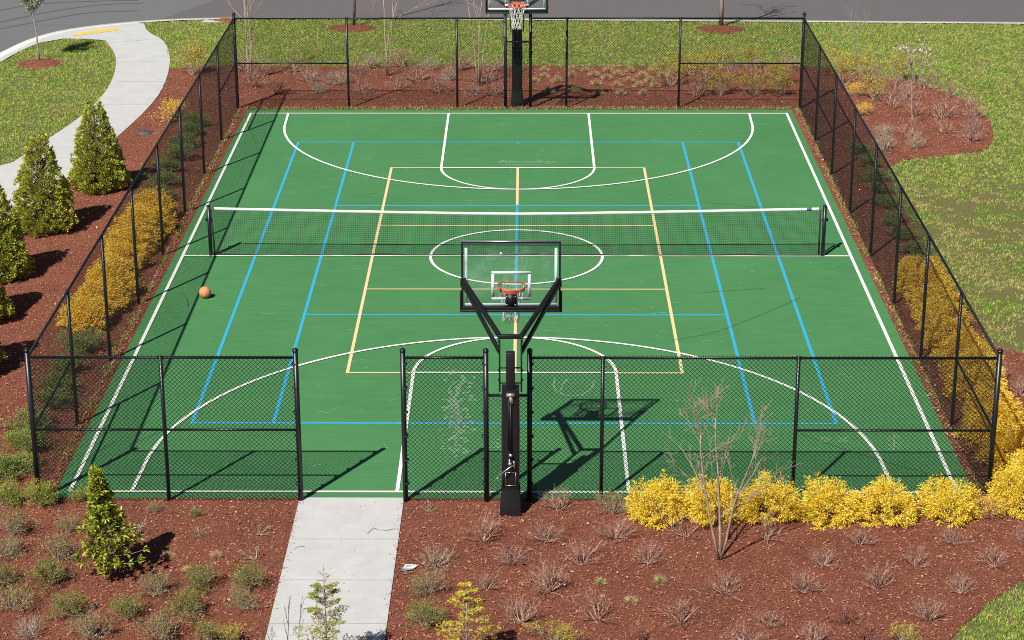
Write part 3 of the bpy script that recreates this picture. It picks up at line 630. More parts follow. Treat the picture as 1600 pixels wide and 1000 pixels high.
# ------------------------------------------------------------ basketball hoops (built facing +Y, pole foot at origin)
def hoop(label, loc, rz, far=False):
    r = empty('basketball_hoop', loc, rz); tag(r, label, 'basketball hoop')
    mb = MB(); mb.box((0, 0, 1.02), (.20, .16, 2.04)); mb.build('pole', M['steel_black'], r, bevel=.008)
    # padded sleeve and flared foot
    mb = MB()
    lv = [(.40, .132, .13), (.55, .134, .135), (1.3, .138, .14), (2.06, .132, .135)]
    for (za, wa, da), (zb, wb, db) in zip(lv[:-1], lv[1:]):
        mb.add([(-wa, -da, za), (wa, -da, za), (wa, da, za), (-wa, da, za), (-wb, -db, zb), (wb, -db, zb), (wb, db, zb), (-wb, db, zb)], [[[0, 1, 5, 4], [1, 2, 6, 5], [2, 3, 7, 6], [3, 0, 4, 7]]])
    mb.add([(-.132, -.135, 2.06), (.132, -.135, 2.06), (.132, .135, 2.06), (-.132, .135, 2.06)], [[[0, 1, 2, 3]]])
    pad = mb.build('pole_pad', M['pad'], r, bevel=.02)
    mb = MB()
    for (za, wa, da), (zb, wb, db) in zip([(-.03, .172, .18), (.12, .160, .175), (.28, .150, .155)], [(.12, .160, .175), (.28, .150, .155), (.42, .140, .14)]):
        mb.add([(-wa, -da, za), (wa, -da, za), (wa, da, za), (-wa, da, za), (-wb, -db, zb), (wb, -db, zb), (wb, db, zb), (-wb, db, zb)], [[[0, 1, 5, 4], [1, 2, 6, 5], [2, 3, 7, 6], [3, 0, 4, 7]]])
    mb.build('foot_skirt', M['pad'], r, bevel=.015)
    mb = MB(); mb.box((0, -.02, 2.34), (.135, .10, .62)); mb.build('centre_column', M['pad'], r, bevel=.01)
    for sx in (-1, 1):
        mb = MB(); mb.beam((sx*.165, .05, 1.98), (sx*.165, .10, 2.86), .026, .075, (0, 1, 0))
        for zz in (2.16, 2.32, 2.60, 2.78): mb.box((sx*.182, .07, zz), (.024, .03, .03))
        mb.build('side_rail', M['steel_black'], r, bevel=.004)
    mb = MB(); mb.beam((-.19, .10, 2.85), (.19, .10, 2.85), .07, .06); mb.beam((-.17, .06, 2.36), (.17, .06, 2.36), .02, .02); mb.beam((-.17, .04, 2.12), (.17, .04, 2.12), .02, .02); mb.build('cross_bar', M['steel_black'], r, bevel=.004)
    by = 1.42
    for sx in (-1, 1):
        mb = MB(); mb.beam((sx*.165, .10, 2.86), (sx*.745, by-.03, 3.30), .045, .085); mb.build('upper_arm', M['steel_black'], r, bevel=.004)
        mb = MB(); mb.beam((sx*.172, .09, 2.62), (sx*.75, by-.05, 3.25), .040, .075); mb.build('lower_arm', M['steel_black'], r, bevel=.004)
    # backboard
    z0, z1, hw = 2.80, 3.93, .775
    mb = MB(); mb.box((0, by+.012, (z0+z1)/2), (2*hw-.05, .012, z1-z0-.05)); bd = mb.build('backboard', M['glass'], r)
    mb = MB(); mb.box((0, by, z1-.014), (2*hw, .05, .028)); mb.box((0, by, z0+.03), (2*hw, .05, .06))
    for sx in (-1, 1): mb.box((sx*(hw-.015), by, (z0+z1)/2+.016), (.030, .049, z1-z0-.088))
    for sx in (-1, 1): mb.box((sx*(hw-.03), by-.035, 3.27), (.09, .025, .14))
    mb.build('board_frame', M['steel_black'], bd, bevel=.003)
    mb = MB(); mb.box((0, by, z1+.006), (2*hw-.004, .046, .010)); mb.build('frame_glare', M['alu'], bd)  # pale strip stands in for glare on the black frame's top
    mb = MB(); t = .045; w2 = hw-.075; a0, a1 = z0+.085, z1-.09
    if far: mb.box((0, by+.021, a1), (2*w2+t, .004, t))
    mb.box((0, by+.021, a0), (2*w2+t, .004, t))
    for sx in (-1, 1): mb.box((sx*w2, by+.0212, (a0+a1)/2), (t, .004, a1-a0-t))
    mb.build('border_stripe', M['boardwhite'], bd)
    mb = MB(); mb.box((0, by+.021, z0+.18), (.61, .004, t)); mb.box((0, by+.021, z0+.18+.43), (.61, .004, t))
    for sx in (-1, 1): mb.box((sx*.285, by+.0212, z0+.395), (t, .004, .43-t))
    mb.build('target_square', M['boardwhite'], bd)
    mb = MB(); mb.box((0, by+.01, z0-.012), (2*hw+.05, .085, .035))
    for sx in (-1, 1): mb.box((sx*(hw+.012), by+.01, z0+.155), (.026, .085, .30))
    mb.build('board_pad', M['pad'], bd, bevel=.006)
    # rim
    rz_ = 3.05; rc = by+.03+.15+.229
    t = np.linspace(0, 2*math.pi, 37); mb = MB()
    P = np.stack([.229*np.cos(t), rc+.229*np.sin(t), t*0+rz_], 1); mb.path(P, .015, 8)
    P2 = P+[0, 0, -.03]; sel = (t > math.pi*1.08) & (t < math.pi*1.92); mb.path(P2[sel], .010, 6)
    mb.box((0, by+.09, rz_-.01), (.20, .15, .012)); mb.box((0, by+.025+.012, rz_-.075), (.19, .02, .16))
    for sx in (-1, 1): mb.beam((sx*.085, by+.05, rz_-.13), (sx*.09, by+.20, rz_-.02), .012, .03)
    rim = mb.build('rim', M['orange'], r)
    mb = MB(); mb.box((0, by-.006, rz_-.09), (.17, .02, .21)); mp_ = mb.build('rim_mount', M['steel_black'], r)
    mb = MB()
    for sx in (-1, 1):
        for zz in (-.02, -.16): mb.tubes([(sx*.065, by-.022, rz_+zz)], [(sx*.065, by-.015, rz_+zz)], .011, .011, 8, True)
    mb.build('bolt', M['alu'], mp_)
    mb = MB(); nn = 12; lev = [(0, .225), (.12, .185), (.25, .15), (.38, .125), (.50, .13), (.57, .125)]
    for i in range(len(lev)-1):
        for k_ in range(nn):
            for s2 in (-.5, .5):
                a0_ = (k_+(i % 2)*.5)*2*math.pi/nn; a1_ = a0_+s2*2*math.pi/nn
                sw = .015*math.sin(k_*1.7+i)
                mb.tubes([(lev[i][1]*math.cos(a0_), rc+lev[i][1]*math.sin(a0_), rz_-.015-lev[i][0])], [((lev[i+1][1]+sw)*math.cos(a1_), rc+(lev[i+1][1]+sw)*math.sin(a1_), rz_-.015-lev[i+1][0]+sw)], .0048, .0048, 5)
    mb.build('hoop_net', M['netwhite'], r)
    # lifting jack with crank on the outer side
    mb = MB(); mb.tubes([(0, -.17, 1.05)], [(0, -.15, 1.85)], .018, .018, 10, True); mb.tubes([(-.035, -.175, 1.10)], [(-.03, -.15, 1.95)], .007, .007, 6, True); jk = mb.build('jack', M['steel_black'], r, True)
    mb = MB(); mb.box((0, -.15, 2.0), (.12, .06, .05)); mb.beam((0, -.16, 1.98), (.02, -.16, 1.86), .05, .02, (0, 1, 0)); mb.box((0, -.175, 1.02), (.05, .05, .04)); mb.box((-.01, -.18, .88), (.05, .05, .04)); mb.tubes([(-.02, -.18, .95)], [(0, -.18, .82)], .012, .012, 8, True); mb.build('jack_bracket', M['alu'], jk)
    mb = MB(); mb.path([(.06, -.19, .86), (-.02, -.22, .83), (-.20, -.26, .70)], .008, 8); mb.path([(-.20, -.26, .70), (-.20, -.31, .68)], .013, 8); mb.path([(.05, -.19, .93), (.06, -.19, .80)], .008, 8); mb.build('crank_handle', M['alu'], jk)
    mb = MB()
    for za in (.50, .72):
        mb.box((0, -.148, za), (.16, .004, .008))
    for sx in (-1, 1): mb.box((sx*.08, -.148, .61), (.006, .004, .21))
    mb.build('pad_stitching', M['alu'], pad)
    return r
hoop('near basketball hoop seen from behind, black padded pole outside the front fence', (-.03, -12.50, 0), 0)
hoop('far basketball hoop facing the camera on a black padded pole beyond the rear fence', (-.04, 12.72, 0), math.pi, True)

# ------------------------------------------------------------ ball, paper, cover
bp = G(320.5, 466); me = bpy.data.meshes.new('ball')
import bmesh
bm = bmesh.new(); bmesh.ops.create_uvsphere(bm, u_segments=32, v_segments=20, radius=.119); bm.to_mesh(me); bm.free()
me.polygons.foreach_set('use_smooth', [True]*len(me.polygons)); me.materials.append(M['ball'])
ball = bpy.data.objects.new('basketball', me); col.objects.link(ball); ball.location = (bp[0], bp[1]+.02, .119); ball.rotation_euler = (.5, .3, .4)
tag(ball, 'orange basketball lying on the court near the left sideline', 'basketball')
mb = MB(); t = np.linspace(0, 2*math.pi, 40)
for ax in range(2):
    P = np.stack([.119*np.cos(t), .119*np.sin(t), t*0], 1); P = np.roll(P, ax, 1); mb.path(P, .0022, 4)
for s1 in (-1, 1):
    rr_ = .119; P = np.stack([s1*(.062+.022*np.cos(2*t)), 0*t, 0*t], 1); q = np.sqrt(rr_**2-P[:, 0]**2); P[:, 1] = q*np.cos(t); P[:, 2] = q*np.sin(t); mb.path(P, .0022, 4)
mb.build('seam', M['seam'], ball)
p = G(639, 889); mb = MB(); mb.add([(-.13, -.09, .012), (.06, -.06, .03), (.13, .09, .02), (-.05, .07, .045), (-.13, -.09, .009), (.06, -.06, .027), (.13, .09, .017), (-.05, .07, .042)], [[[0, 1, 3], [1, 2, 3], [4, 7, 5], [5, 7, 6]], [[0, 1, 5, 4], [1, 2, 6, 5], [2, 3, 7, 6], [3, 0, 4, 7]]])
pa = mb.build('paper', M['paper'], loc=(p[0], p[1], 0)); tag(pa, 'crumpled pale sheet of paper on the mulch right of the concrete walk', 'paper')
mb = MB(); mb.add([(-.05, .0, .039), (.04, .01, .036), (.03, .045, .042), (-.035, .04, .046)], [[[0, 1, 2, 3]]]); mb.build('print', M['ink'], pa)
p = G(226, 207); mb = MB(); mb.tubes([(0, 0, -.02)], [(0, 0, .012)], .19, .18, 28, True)
vc = mb.build('valve_cover', M['cover'], loc=(p[0], p[1], 0)); tag(vc, 'round grey utility cover in the mulch left of the left fence', 'utility cover')
mb = MB(); mb.box((0, 0, .016), (.06, .02, .01)); mb.build('lift_handle', M['vinyl'], vc)
def twig_thing(label, pts, r, mt='bark_brown'):
    P = [np.append(G(x, y)[:2], .018+.012*math.sin(i*2.)) for i, (x, y) in enumerate(pts)]; mb = MB(); mb.path(P, r, 5); tag(mb.build('fallen_twig', M[mt]), label, 'twig')
twig_thing('thin forked dead twig across the middle of the concrete walk', [(574, 835), (584, 827), (592, 829), (604, 830), (616, 829)], .0035, 'bark_dark')
twig_thing('short curled twig at the left edge of the concrete walk', [(459, 860), (466, 856), (477, 855)], .0035)
twig_thing('pale broken twig on the mulch below the bare multi stem tree', [(1075, 922), (1085, 924), (1096, 929)], .006)
twig_thing('pale straw stick on the mulch right of the bare multi stem tree', [(1143, 934), (1152, 937), (1160, 942)], .005)

# ------------------------------------------------------------ plants
def unit(v): return v/np.linalg.norm(v)
def twig_segs(seed, stems=30, H=.42, spread=1., lev=2, r=.0042, tips=None):
    rs = np.random.default_rng(seed); P0 = []; P1 = []; R0 = []; R1 = []
    def grow(p, d, L, r, k):
        for j in range(2):
            d = unit(d+rs.normal(0, .13, 3)+[0, 0, .10]); q = p+d*L/2
            P0.append(p); P1.append(q); R0.append(r); R1.append(r*.85); p = q; r *= .85
        if tips is not None: tips.append((p, d))
        if k > 0:
            for _ in range(rs.integers(2, 4)):
                grow(p, unit(d+rs.normal(0, .42, 3)), L*rs.uniform(.5, .85), r*.8, k-1)
    for i in range(stems):
        a = rs.random()*2*math.pi; tl_ = rs.uniform(.1, 1.15)*spread
        d = np.array([math.sin(tl_)*math.cos(a), math.sin(tl_)*math.sin(a), math.cos(tl_)])
        b = np.array([math.cos(a), math.sin(a), 0])*rs.uniform(0, .05)
        grow(b, d, H*rs.uniform(.32, .55), r*rs.uniform(.8, 1.25), lev)
    return np.array(P0), np.array(P1), np.array(R0), np.array(R1)
def shrub_proto(kind, seed):
    rs = np.random.default_rng(seed); root = empty('shrub')
    if kind in ('brown', 'grey', 'red', 'pale'):
        st_ = int({'brown': 34, 'grey': 48, 'red': 32, 'pale': 16}[kind]*rs.uniform(.65, 1.3))
        T = []; s = twig_segs(seed, st_, .42 if kind != 'pale' else .30, 1.28 if kind != 'pale' else 1.4, 2 if kind != 'pale' else 1, .0058, T)
        mb = MB(); mb.tubes(*s, 3); mb.build('branches', M['twig_'+{'brown': 'brown', 'grey': 'grey', 'red': 'red', 'pale': 'grey'}[kind]], root)
        if kind == 'red':
            C = np.array([t[0] for t in T]); C = C[rs.random(len(C)) < .5]; mb = MB(); n = len(C); mb.leaves(C, rvec(n), rvec(n), .025, .014); mb.build('foliage', M['twig_red'], root)
    elif kind in ('mound', 'moundgreen', 'fors', 'bronze'):
        T = []; s = twig_segs(seed, 34 if kind != 'fors' else 22, .40 if kind != 'fors' else .55, 1.15 if kind != 'fors' else .75, 2, .0044, T)
        mb = MB(); mb.tubes(*s, 3); mb.build('branches', M['twig_grey' if kind != 'bronze' else 'twig_brown'], root)
        C = np.array([t[0] for t in T]); D = np.array([t[1] for t in T])
        if kind == 'fors':
            s_ = (C[:, 2] > .22) & (rs.random(len(C)) < .75); C = C[s_]; D = D[s_]
        k_ = {'mound': 6, 'moundgreen': 11, 'fors': 13, 'bronze': 5}[kind]; C = np.repeat(C, k_, 0)+rs.normal(0, .022, (len(C)*k_, 3)); D = np.repeat(D, k_, 0)
        C[:, 2] = np.maximum(C[:, 2], .01); n = len(C); mb = MB()
        mb.leaves(C, D+rvec(n)*.9, rvec(n), rs.uniform(.018, .038, n), rs.uniform(.007, .013, n)*(1.5 if kind == 'fors' else 1))
        mb.build('foliage', M[{'mound': 'leaf_mound', 'moundgreen': 'leaf_moundgreen', 'fors': 'leaf_fors', 'bronze': 'leaf_goldorange'}[kind]], root)
    elif kind in ('gold', 'goldorange'):
        # drooping thread sprays on a dome
        nC = 205; u = rs.random(nC); th = rs.random(nC)*2*math.pi; ph = np.arccos(1-u*1.05)
        rad = .44*(1+.13*np.sin(th*3+seed)+.10*np.sin(th*5+2*seed)*np.sin(ph*3)+rs.normal(0, .075, nC))
        dr = np.stack([np.sin(ph)*np.cos(th), np.sin(ph)*np.sin(th), np.cos(ph)], 1)
        C = dr*rad[:, None]*[1, 1, 1.25]+[0, 0, .10]; C[:, 2] = np.maximum(C[:, 2], .05)
        k_ = 62; f = rs.random((nC, k_, 1))**.5; base = C[:, None]*(.55+.0*f)+(C[:, None]-C[:, None]*.55)*f
        off = rs.normal(0, .024, (nC, k_, 3)); Pn = base+off; D = dr[:, None]*.9+off*18+np.array([0, 0, -.6])*f+rs.normal(0, .22, (nC, k_, 3))
        Pn = Pn.reshape(-1, 3); D = D.reshape(-1, 3); Pn[:, 2] = np.maximum(Pn[:, 2], .015); n = len(Pn); mb = MB()
        mb.leaves(Pn, D, rvec(n), rs.uniform(.025, .055, n), rs.uniform(.009, .015, n), .2)
        mb.build('foliage', M['leaf_'+kind], root)
        T = []; s = twig_segs(seed, 22, .5, .95, 1, .006, T); mb = MB(); mb.tubes(*s, 3); mb.build('branches', M['twig_brown'], root)
    elif kind in ('green', 'bright'):
        T = []; s = twig_segs(seed, 26, .52, .95, 2, .005, T); mb = MB(); mb.tubes(*s, 3); mb.build('branches', M['twig_grey'], root)
        C = np.array([t[0] for t in T]); D = np.array([t[1] for t in T]); k_ = 22
        C = np.repeat(C, k_, 0)+rs.normal(0, .035, (len(C)*k_, 3)); D = np.repeat(D, k_, 0); C[:, 2] = np.maximum(C[:, 2], .01); n = len(C); mb = MB()
        mb.leaves(C, D+rvec(n)*.9+[0, 0, .3], rvec(n), rs.uniform(.022, .045, n), rs.uniform(.010, .018, n))
        mb.build('foliage', M['leaf_'+('green' if kind == 'green' else 'bright')], root)
    elif kind in ('tuft', 'tuftgreen'):
        n = 420; a = rs.random(n)*2*math.pi; tl_ = rs.uniform(0, 1.25, n); D = np.stack([np.sin(tl_)*np.cos(a), np.sin(tl_)*np.sin(a), np.cos(tl_)], 1)
        mb = MB(); mb.leaves(D*[.05, .05, .0]*rs.random((n, 1))+[0, 0, -.005], D+rs.normal(0, .12, (n, 3)), rvec(n), rs.uniform(.09, .2, n), .006, .1); mb.build('blades', M['straw' if kind == 'tuft' else 'strawgreen'], root)
    return root
protos = {}
NAMES = dict(brown=('twiggy_shrub', 'shrub'), grey=('twiggy_shrub', 'shrub'), red=('twiggy_shrub', 'shrub'), pale=('twiggy_shrub', 'shrub'), mound=('mounded_shrub', 'shrub'), moundgreen=('mounded_shrub', 'shrub'), fors=('budding_shrub', 'shrub'), bronze=('budding_shrub', 'shrub'),
             gold=('golden_cypress', 'shrub'), goldorange=('golden_cypress', 'shrub'), green=('leafy_shrub', 'shrub'), bright=('leafy_shrub', 'shrub'), tuft=('grass_tuft', 'grass tuft'), tuftgreen=('grass_tuft', 'grass tuft'))
LOOK = dict(brown='bare brown twiggy shrub', grey='bare grey twiggy shrub', red='bare reddish twiggy shrub', pale='sparse pale leafless shrub', mound='grey green mounded shrub', moundgreen='olive green mounded shrub', fors='yellow budding shrub', bronze='bronze leaved shrub',
            gold='golden yellow cypress bush', goldorange='bronze gold cypress bush', green='dark green leafy shrub', bright='sunlit green leafy shrub', tuft='straw coloured grass tuft', tuftgreen='greenish grass tuft')
NV = dict(brown=9, grey=4, red=3, pale=4, mound=4, moundgreen=3, fors=3, bronze=2, gold=4, goldorange=4, green=4, bright=3, tuft=3, tuftgreen=2)
REFW = dict(brown=.60, grey=.76, red=.7, pale=.45, mound=.68, moundgreen=.72, fors=.66, bronze=.7, gold=1.02, goldorange=1.02, green=1.0, bright=1.0, tuft=.30, tuftgreen=.30)
cnt = {}
used_proto = set()
def plant(kind, X, Y, wdt, label, group, hs=1.):
    i = cnt.get(kind, 0); cnt[kind] = i+1; v = i % NV[kind]
    if (kind, v) not in protos: protos[(kind, v)] = shrub_proto(kind, 100+v*7+sum(map(ord, kind)))
    pr = protos[(kind, v)]
    if (kind, v) in used_proto: o = copy_thing(pr)
    else: o = pr; used_proto.add((kind, v))
    o.name = NAMES[kind][0]; s = wdt/REFW[kind]
    o.location = (X, Y, -.01); o.rotation_euler = (rng.normal(0, .09), rng.normal(0, .09), rng.random()*6.28); o.scale = (s, s, s*hs*rng.uniform(.92, 1.08))
    for k_ in ('label', 'category', 'group'):
        if k_ in o: del o[k_]
    tag(o, label, NAMES[kind][1], group); return o
ORD = ['leftmost', 'second', 'third', 'fourth', 'fifth', 'sixth', 'seventh', 'eighth', 'ninth', 'tenth', 'eleventh', 'twelfth']
def row(items, where, group):
    items = sorted(items, key=lambda t: t[0]); n = len(items)
    for i, it in enumerate(items):
        x, y, wp, kind = it[:4]
        p = G(x, y); ppm = F/((p-CAM)@FW)
        if y < 245 and kind in ('brown', 'grey', 'red', 'fors'): wp *= 1.22
        o = ORD[i] if i == 0 else ('rightmost' if i == n-1 else ORD[i]+' from the left')
        if n == 1: o = 'only'
        plant(kind, p[0], p[1]+.12*wp/ppm, wp/ppm, f'{LOOK[kind]}, {o} {where}' if n > 1 else f'{LOOK[kind]} {where}', group, it[4] if len(it) > 4 else 1.)
GR_ = 'shrubs planted in the near right mulch bed'
row([(671, 800, 30, 'pale'), (875, 800, 52, 'brown'), (955, 803, 55, 'mound')], 'in first row right of the walk', GR_)
row([(755, 848, 72, 'brown'), (850, 848, 52, 'brown'), (961, 843, 56, 'brown'), (1072, 840, 56, 'brown'), (1197, 845, 60, 'brown'), (1344, 852, 44, 'brown'), (1487, 850, 42, 'brown'), (1597, 846, 36, 'brown')], 'in second row right of the walk', GR_)
row([(680, 888, 68, 'grey'), (800, 883, 52, 'brown'), (910, 885, 66, 'brown'), (1015, 883, 52, 'brown'), (1288, 885, 42, 'brown'), (1430, 886, 48, 'brown'), (1556, 888, 60, 'brown')], 'in third row right of the walk', GR_)
row([(672, 928, 60, 'mound'), (760, 922, 42, 'brown'), (856, 928, 74, 'brown'), (1132, 929, 54, 'brown'), (1253, 927, 54, 'brown'), (1373, 922, 62, 'brown'), (1503, 929, 48, 'brown')], 'in fourth row right of the walk', GR_)
row([(665, 982, 66, 'moundgreen'), (814, 974, 60, 'brown'), (935, 970, 64, 'brown'), (1065, 977, 66, 'brown'), (1203, 980, 46, 'brown'), (1322, 974, 60, 'red'), (1452, 972, 58, 'brown')], 'in fifth row right of the walk', GR_)
row([(868, 1006, 66, 'fors', .5), (1003, 1006, 50, 'red'), (1165, 1012, 62, 'brown'), (1272, 1008, 50, 'brown'), (1350, 1008, 60, 'red'), (1412, 1006, 48, 'fors', .6)], 'along bottom edge, right of the walk', GR_)
row([(938, 912, 20, 'tuftgreen'), (1031, 910, 24, 'tuftgreen'), (986, 942, 24, 'tuft')], 'of three tufts in near right bed', 'grass tufts in the near right bed')
row([(1563, 598, 50, 'brown'), (1600, 620, 46, 'brown')], 'right of the right fence corner post', 'shrubs right of the fence corner')
GL_ = 'shrubs planted in the near left mulch bed'
row([(240, 801, 28, 'mound'), (307, 805, 28, 'green', .5)], 'at the foot of the front left fence', GL_)
row([(18, 838, 66, 'mound'), (108, 832, 46, 'mound'), (215, 838, 46, 'pale'), (308, 840, 40, 'pale'), (404, 835, 42, 'pale')], 'in upper row left of the walk', GL_)
row([(2, 872, 60, 'mound'), (88, 875, 64, 'mound'), (400, 876, 52, 'pale')], 'in second row left of the walk', GL_)
row([(-6, 915, 60, 'moundgreen'), (75, 917, 76, 'moundgreen'), (240, 932, 62, 'mound'), (317, 920, 62, 'moundgreen'), (390, 920, 62, 'moundgreen')], 'in third row left of the walk', GL_)
row([(18, 955, 66, 'mound'), (108, 965, 68, 'moundgreen'), (198, 970, 62, 'moundgreen'), (290, 964, 66, 'moundgreen'), (376, 953, 50, 'mound')], 'in fourth row left of the walk', GL_)
row([(44, 998, 60, 'grey'), (140, 1000, 72, 'mound'), (250, 1003, 76, 'mound'), (325, 1003, 56, 'moundgreen'), (360, 1008, 44, 'fors', .8)], 'along bottom edge, left of the walk', GL_)
row([(262, 871, 20, 'tuft'), (293, 893, 20, 'tuft'), (338, 872, 22, 'tuft')], 'of three tufts in near left bed', 'grass tufts in the near left bed')
row([(2, 790, 66, 'bright'), (66, 794, 66, 'bright'), (128, 786, 42, 'bright')], 'by the left end of the front fence', 'green shrubs round the left fence corner')
row([(8, 742, 60, 'bright', .8), (40, 732, 50, 'bright', .8)], 'outside the left front corner post', 'green shrubs round the left fence corner')
row([(22, 700, 52, 'bright', .8), (48, 680, 44, 'bright', .8)], 'behind these at the left front corner post', 'green shrubs round the left fence corner')
# golden cypress rows
GG = 'golden cypress bushes along the front fence'
row([(1028, 814, 104, 'gold', .92), (1113, 814, 102, 'gold', .95), (1200, 812, 108, 'gold', .9), (1296, 812, 104, 'gold', .92), (1387, 813, 106, 'gold', .88), (1482, 810, 102, 'gold', .92)], 'outside the front right fence', GG)
row([(1545, 812, 64, 'bronze')], 'at the right end of the golden cypress row', GG)
row([(1592, 800, 96, 'gold', 1.15)], 'at the right edge of the photo outside the corner post', GG)
def side(X, ys, kind, wdt, where, group, hs=1., jx=.08):
    for i, Y in enumerate(ys):
        o = ORD[i] if i else 'nearest'
        if i == len(ys)-1: o = 'farthest'
        plant(kind, X+rng.uniform(-jx, jx), Y+rng.uniform(-.08, .08), wdt*rng.uniform(.92, 1.08), f'{LOOK[kind]}, {o+" back" if 0 < i < len(ys)-1 else o} {where}', group, hs)
side(8.13, [-11.6, -10.7, -9.8, -8.9, -8.0, -7.1, -6.2, -5.3, -4.4, -3.5, -2.6, -1.8], 'goldorange', 1.16, 'in hedge outside the right fence', 'golden cypress bushes outside the right fence', .80)
side(-8.08, [-4.2, -3.35, -2.5, -1.65, -.8, .05, .9, 1.75, 2.6], 'goldorange', 1.12, 'in hedge outside the left fence', 'golden cypress bushes outside the left fence', .80)
side(-8.05, [-11.2, -10.2, -9.3, -8.4, -7.5, -6.6, -5.6], 'green', .98, 'outside the near left fence', 'green shrubs outside the left fence', .62)
side(-8.25, [4.1, 5.2, 6.3, 7.4, 8.5, 9.6, 10.7], 'green', .95, 'outside the far left fence', 'green shrubs outside the left fence', .6)
side(8.35, [-.6, .3, 1.3, 2.4, 3.5, 4.6, 5.7, 6.8, 7.9], 'green', .85, 'outside the far right fence', 'green shrubs outside the right fence', .5)
# far bed, seen through the rear fence
GF = 'shrubs in the bed behind the rear fence'
row([(378, 112, 34, 'brown'), (420, 116, 34, 'brown'), (460, 112, 36, 'brown'), (578, 106, 34, 'grey'), (627, 104, 36, 'brown'), (672, 110, 34, 'grey'), (720, 110, 34, 'brown'), (768, 112, 30, 'brown')], 'in back row left of the far hoop', GF)
row([(402, 136, 34, 'brown'), (484, 128, 40, 'grey'), (528, 132, 38, 'grey'), (556, 116, 34, 'brown'), (650, 128, 38, 'brown'), (704, 126, 34, 'grey'), (752, 130, 34, 'brown')], 'in middle row left of the far hoop', GF)
row([(430, 148, 36, 'red'), (497, 146, 32, 'grey'), (570, 147, 36, 'brown'), (622, 142, 36, 'brown'), (686, 146, 34, 'brown'), (740, 150, 32, 'grey'), (772, 150, 30, 'brown')], 'in front row left of the far hoop', GF)
GT = 'straw tufts behind the rear fence'
row([(850, 112, 18, 'tuft'), (893, 111, 20, 'tuft'), (915, 112, 18, 'tuft'), (950, 113, 20, 'tuft'), (985, 113, 18, 'tuft'), (1020, 112, 18, 'tuft')], 'in back row right of the far hoop', GT)
row([(850, 121, 18, 'tuft'), (893, 120, 20, 'tuft'), (928, 119, 20, 'tuft'), (966, 119, 22, 'tuft'), (1003, 121, 22, 'tuft'), (1036, 121, 20, 'tuft')], 'in second row right of the far hoop', GT)
row([(835, 129, 18, 'tuft'), (871, 129, 20, 'tuft'), (948, 125, 20, 'tuft'), (983, 129, 20, 'tuft'), (1015, 129, 20, 'tuft')], 'in third row right of the far hoop', GT)
row([(932, 133, 20, 'tuft'), (964, 136, 20, 'tuft'), (999, 136, 20, 'tuft'), (1024, 137, 20, 'tuft')], 'in fourth row right of the far hoop', GT)
row([(857, 146, 20, 'tuftgreen'), (900, 144, 20, 'tuftgreen'), (935, 148, 20, 'tuftgreen'), (970, 149, 20, 'tuft'), (1005, 149, 20, 'tuft')], 'in front row right of far hoop', GT)
GY = 'yellow budding shrubs behind the rear fence'
row([(1075, 116, 38, 'fors'), (1122, 110, 36, 'fors'), (1175, 108, 34, 'fors'), (1230, 110, 34, 'brown')], 'in back row behind right rear fence', GY)
row([(1046, 136, 40, 'fors'), (1100, 130, 40, 'fors'), (1140, 122, 34, 'brown'), (1184, 122, 36, 'brown'), (1215, 134, 36, 'fors')], 'in middle row behind right rear fence', GY)
row([(1090, 150, 36, 'brown'), (1126, 150, 36, 'fors'), (1180, 150, 36, 'fors'), (1222, 150, 34, 'fors')], 'in front row behind right rear fence', GY)
GBd = 'shrubs in the right hand bed beyond the fence'
row([(1306, 116, 38, 'fors'), (1348, 119, 36, 'fors'), (1370, 131, 34, 'brown'), (1404, 126, 38, 'fors'), (1448, 140, 34, 'brown'), (1484, 152, 34, 'brown')], 'along back edge of right hand bed', GBd)
row([(1318, 134, 38, 'fors'), (1366, 158, 36, 'fors'), (1402, 143, 34, 'brown'), (1422, 157, 34, 'brown'), (1508, 166, 32, 'brown')], 'in second row of right hand bed', GBd)
row([(1338, 152, 38, 'bronze'), (1396, 170, 34, 'brown'), (1430, 182, 36, 'brown'), (1474, 185, 40, 'brown'), (1518, 184, 34, 'brown')], 'in middle row of right hand bed', GBd)
row([(1352, 180, 32, 'bronze'), (1382, 212, 32, 'grey'), (1420, 214, 34, 'brown'), (1472, 208, 36, 'brown'), (1520, 208, 36, 'brown')], 'in fourth row of right hand bed', GBd)
row([(1382, 238, 44, 'grey'), (1432, 232, 36, 'grey'), (1518, 222, 34, 'brown')], 'in front row of right hand bed', GBd)
row([(274, 190, 54, 'bronze')], 'between the winding pavement and the left fence', 'shrubs left of the left fence')
row([(300, 118, 44, 'fors')], 'at the far end of the left fence by the pavement', 'shrubs left of the left fence')

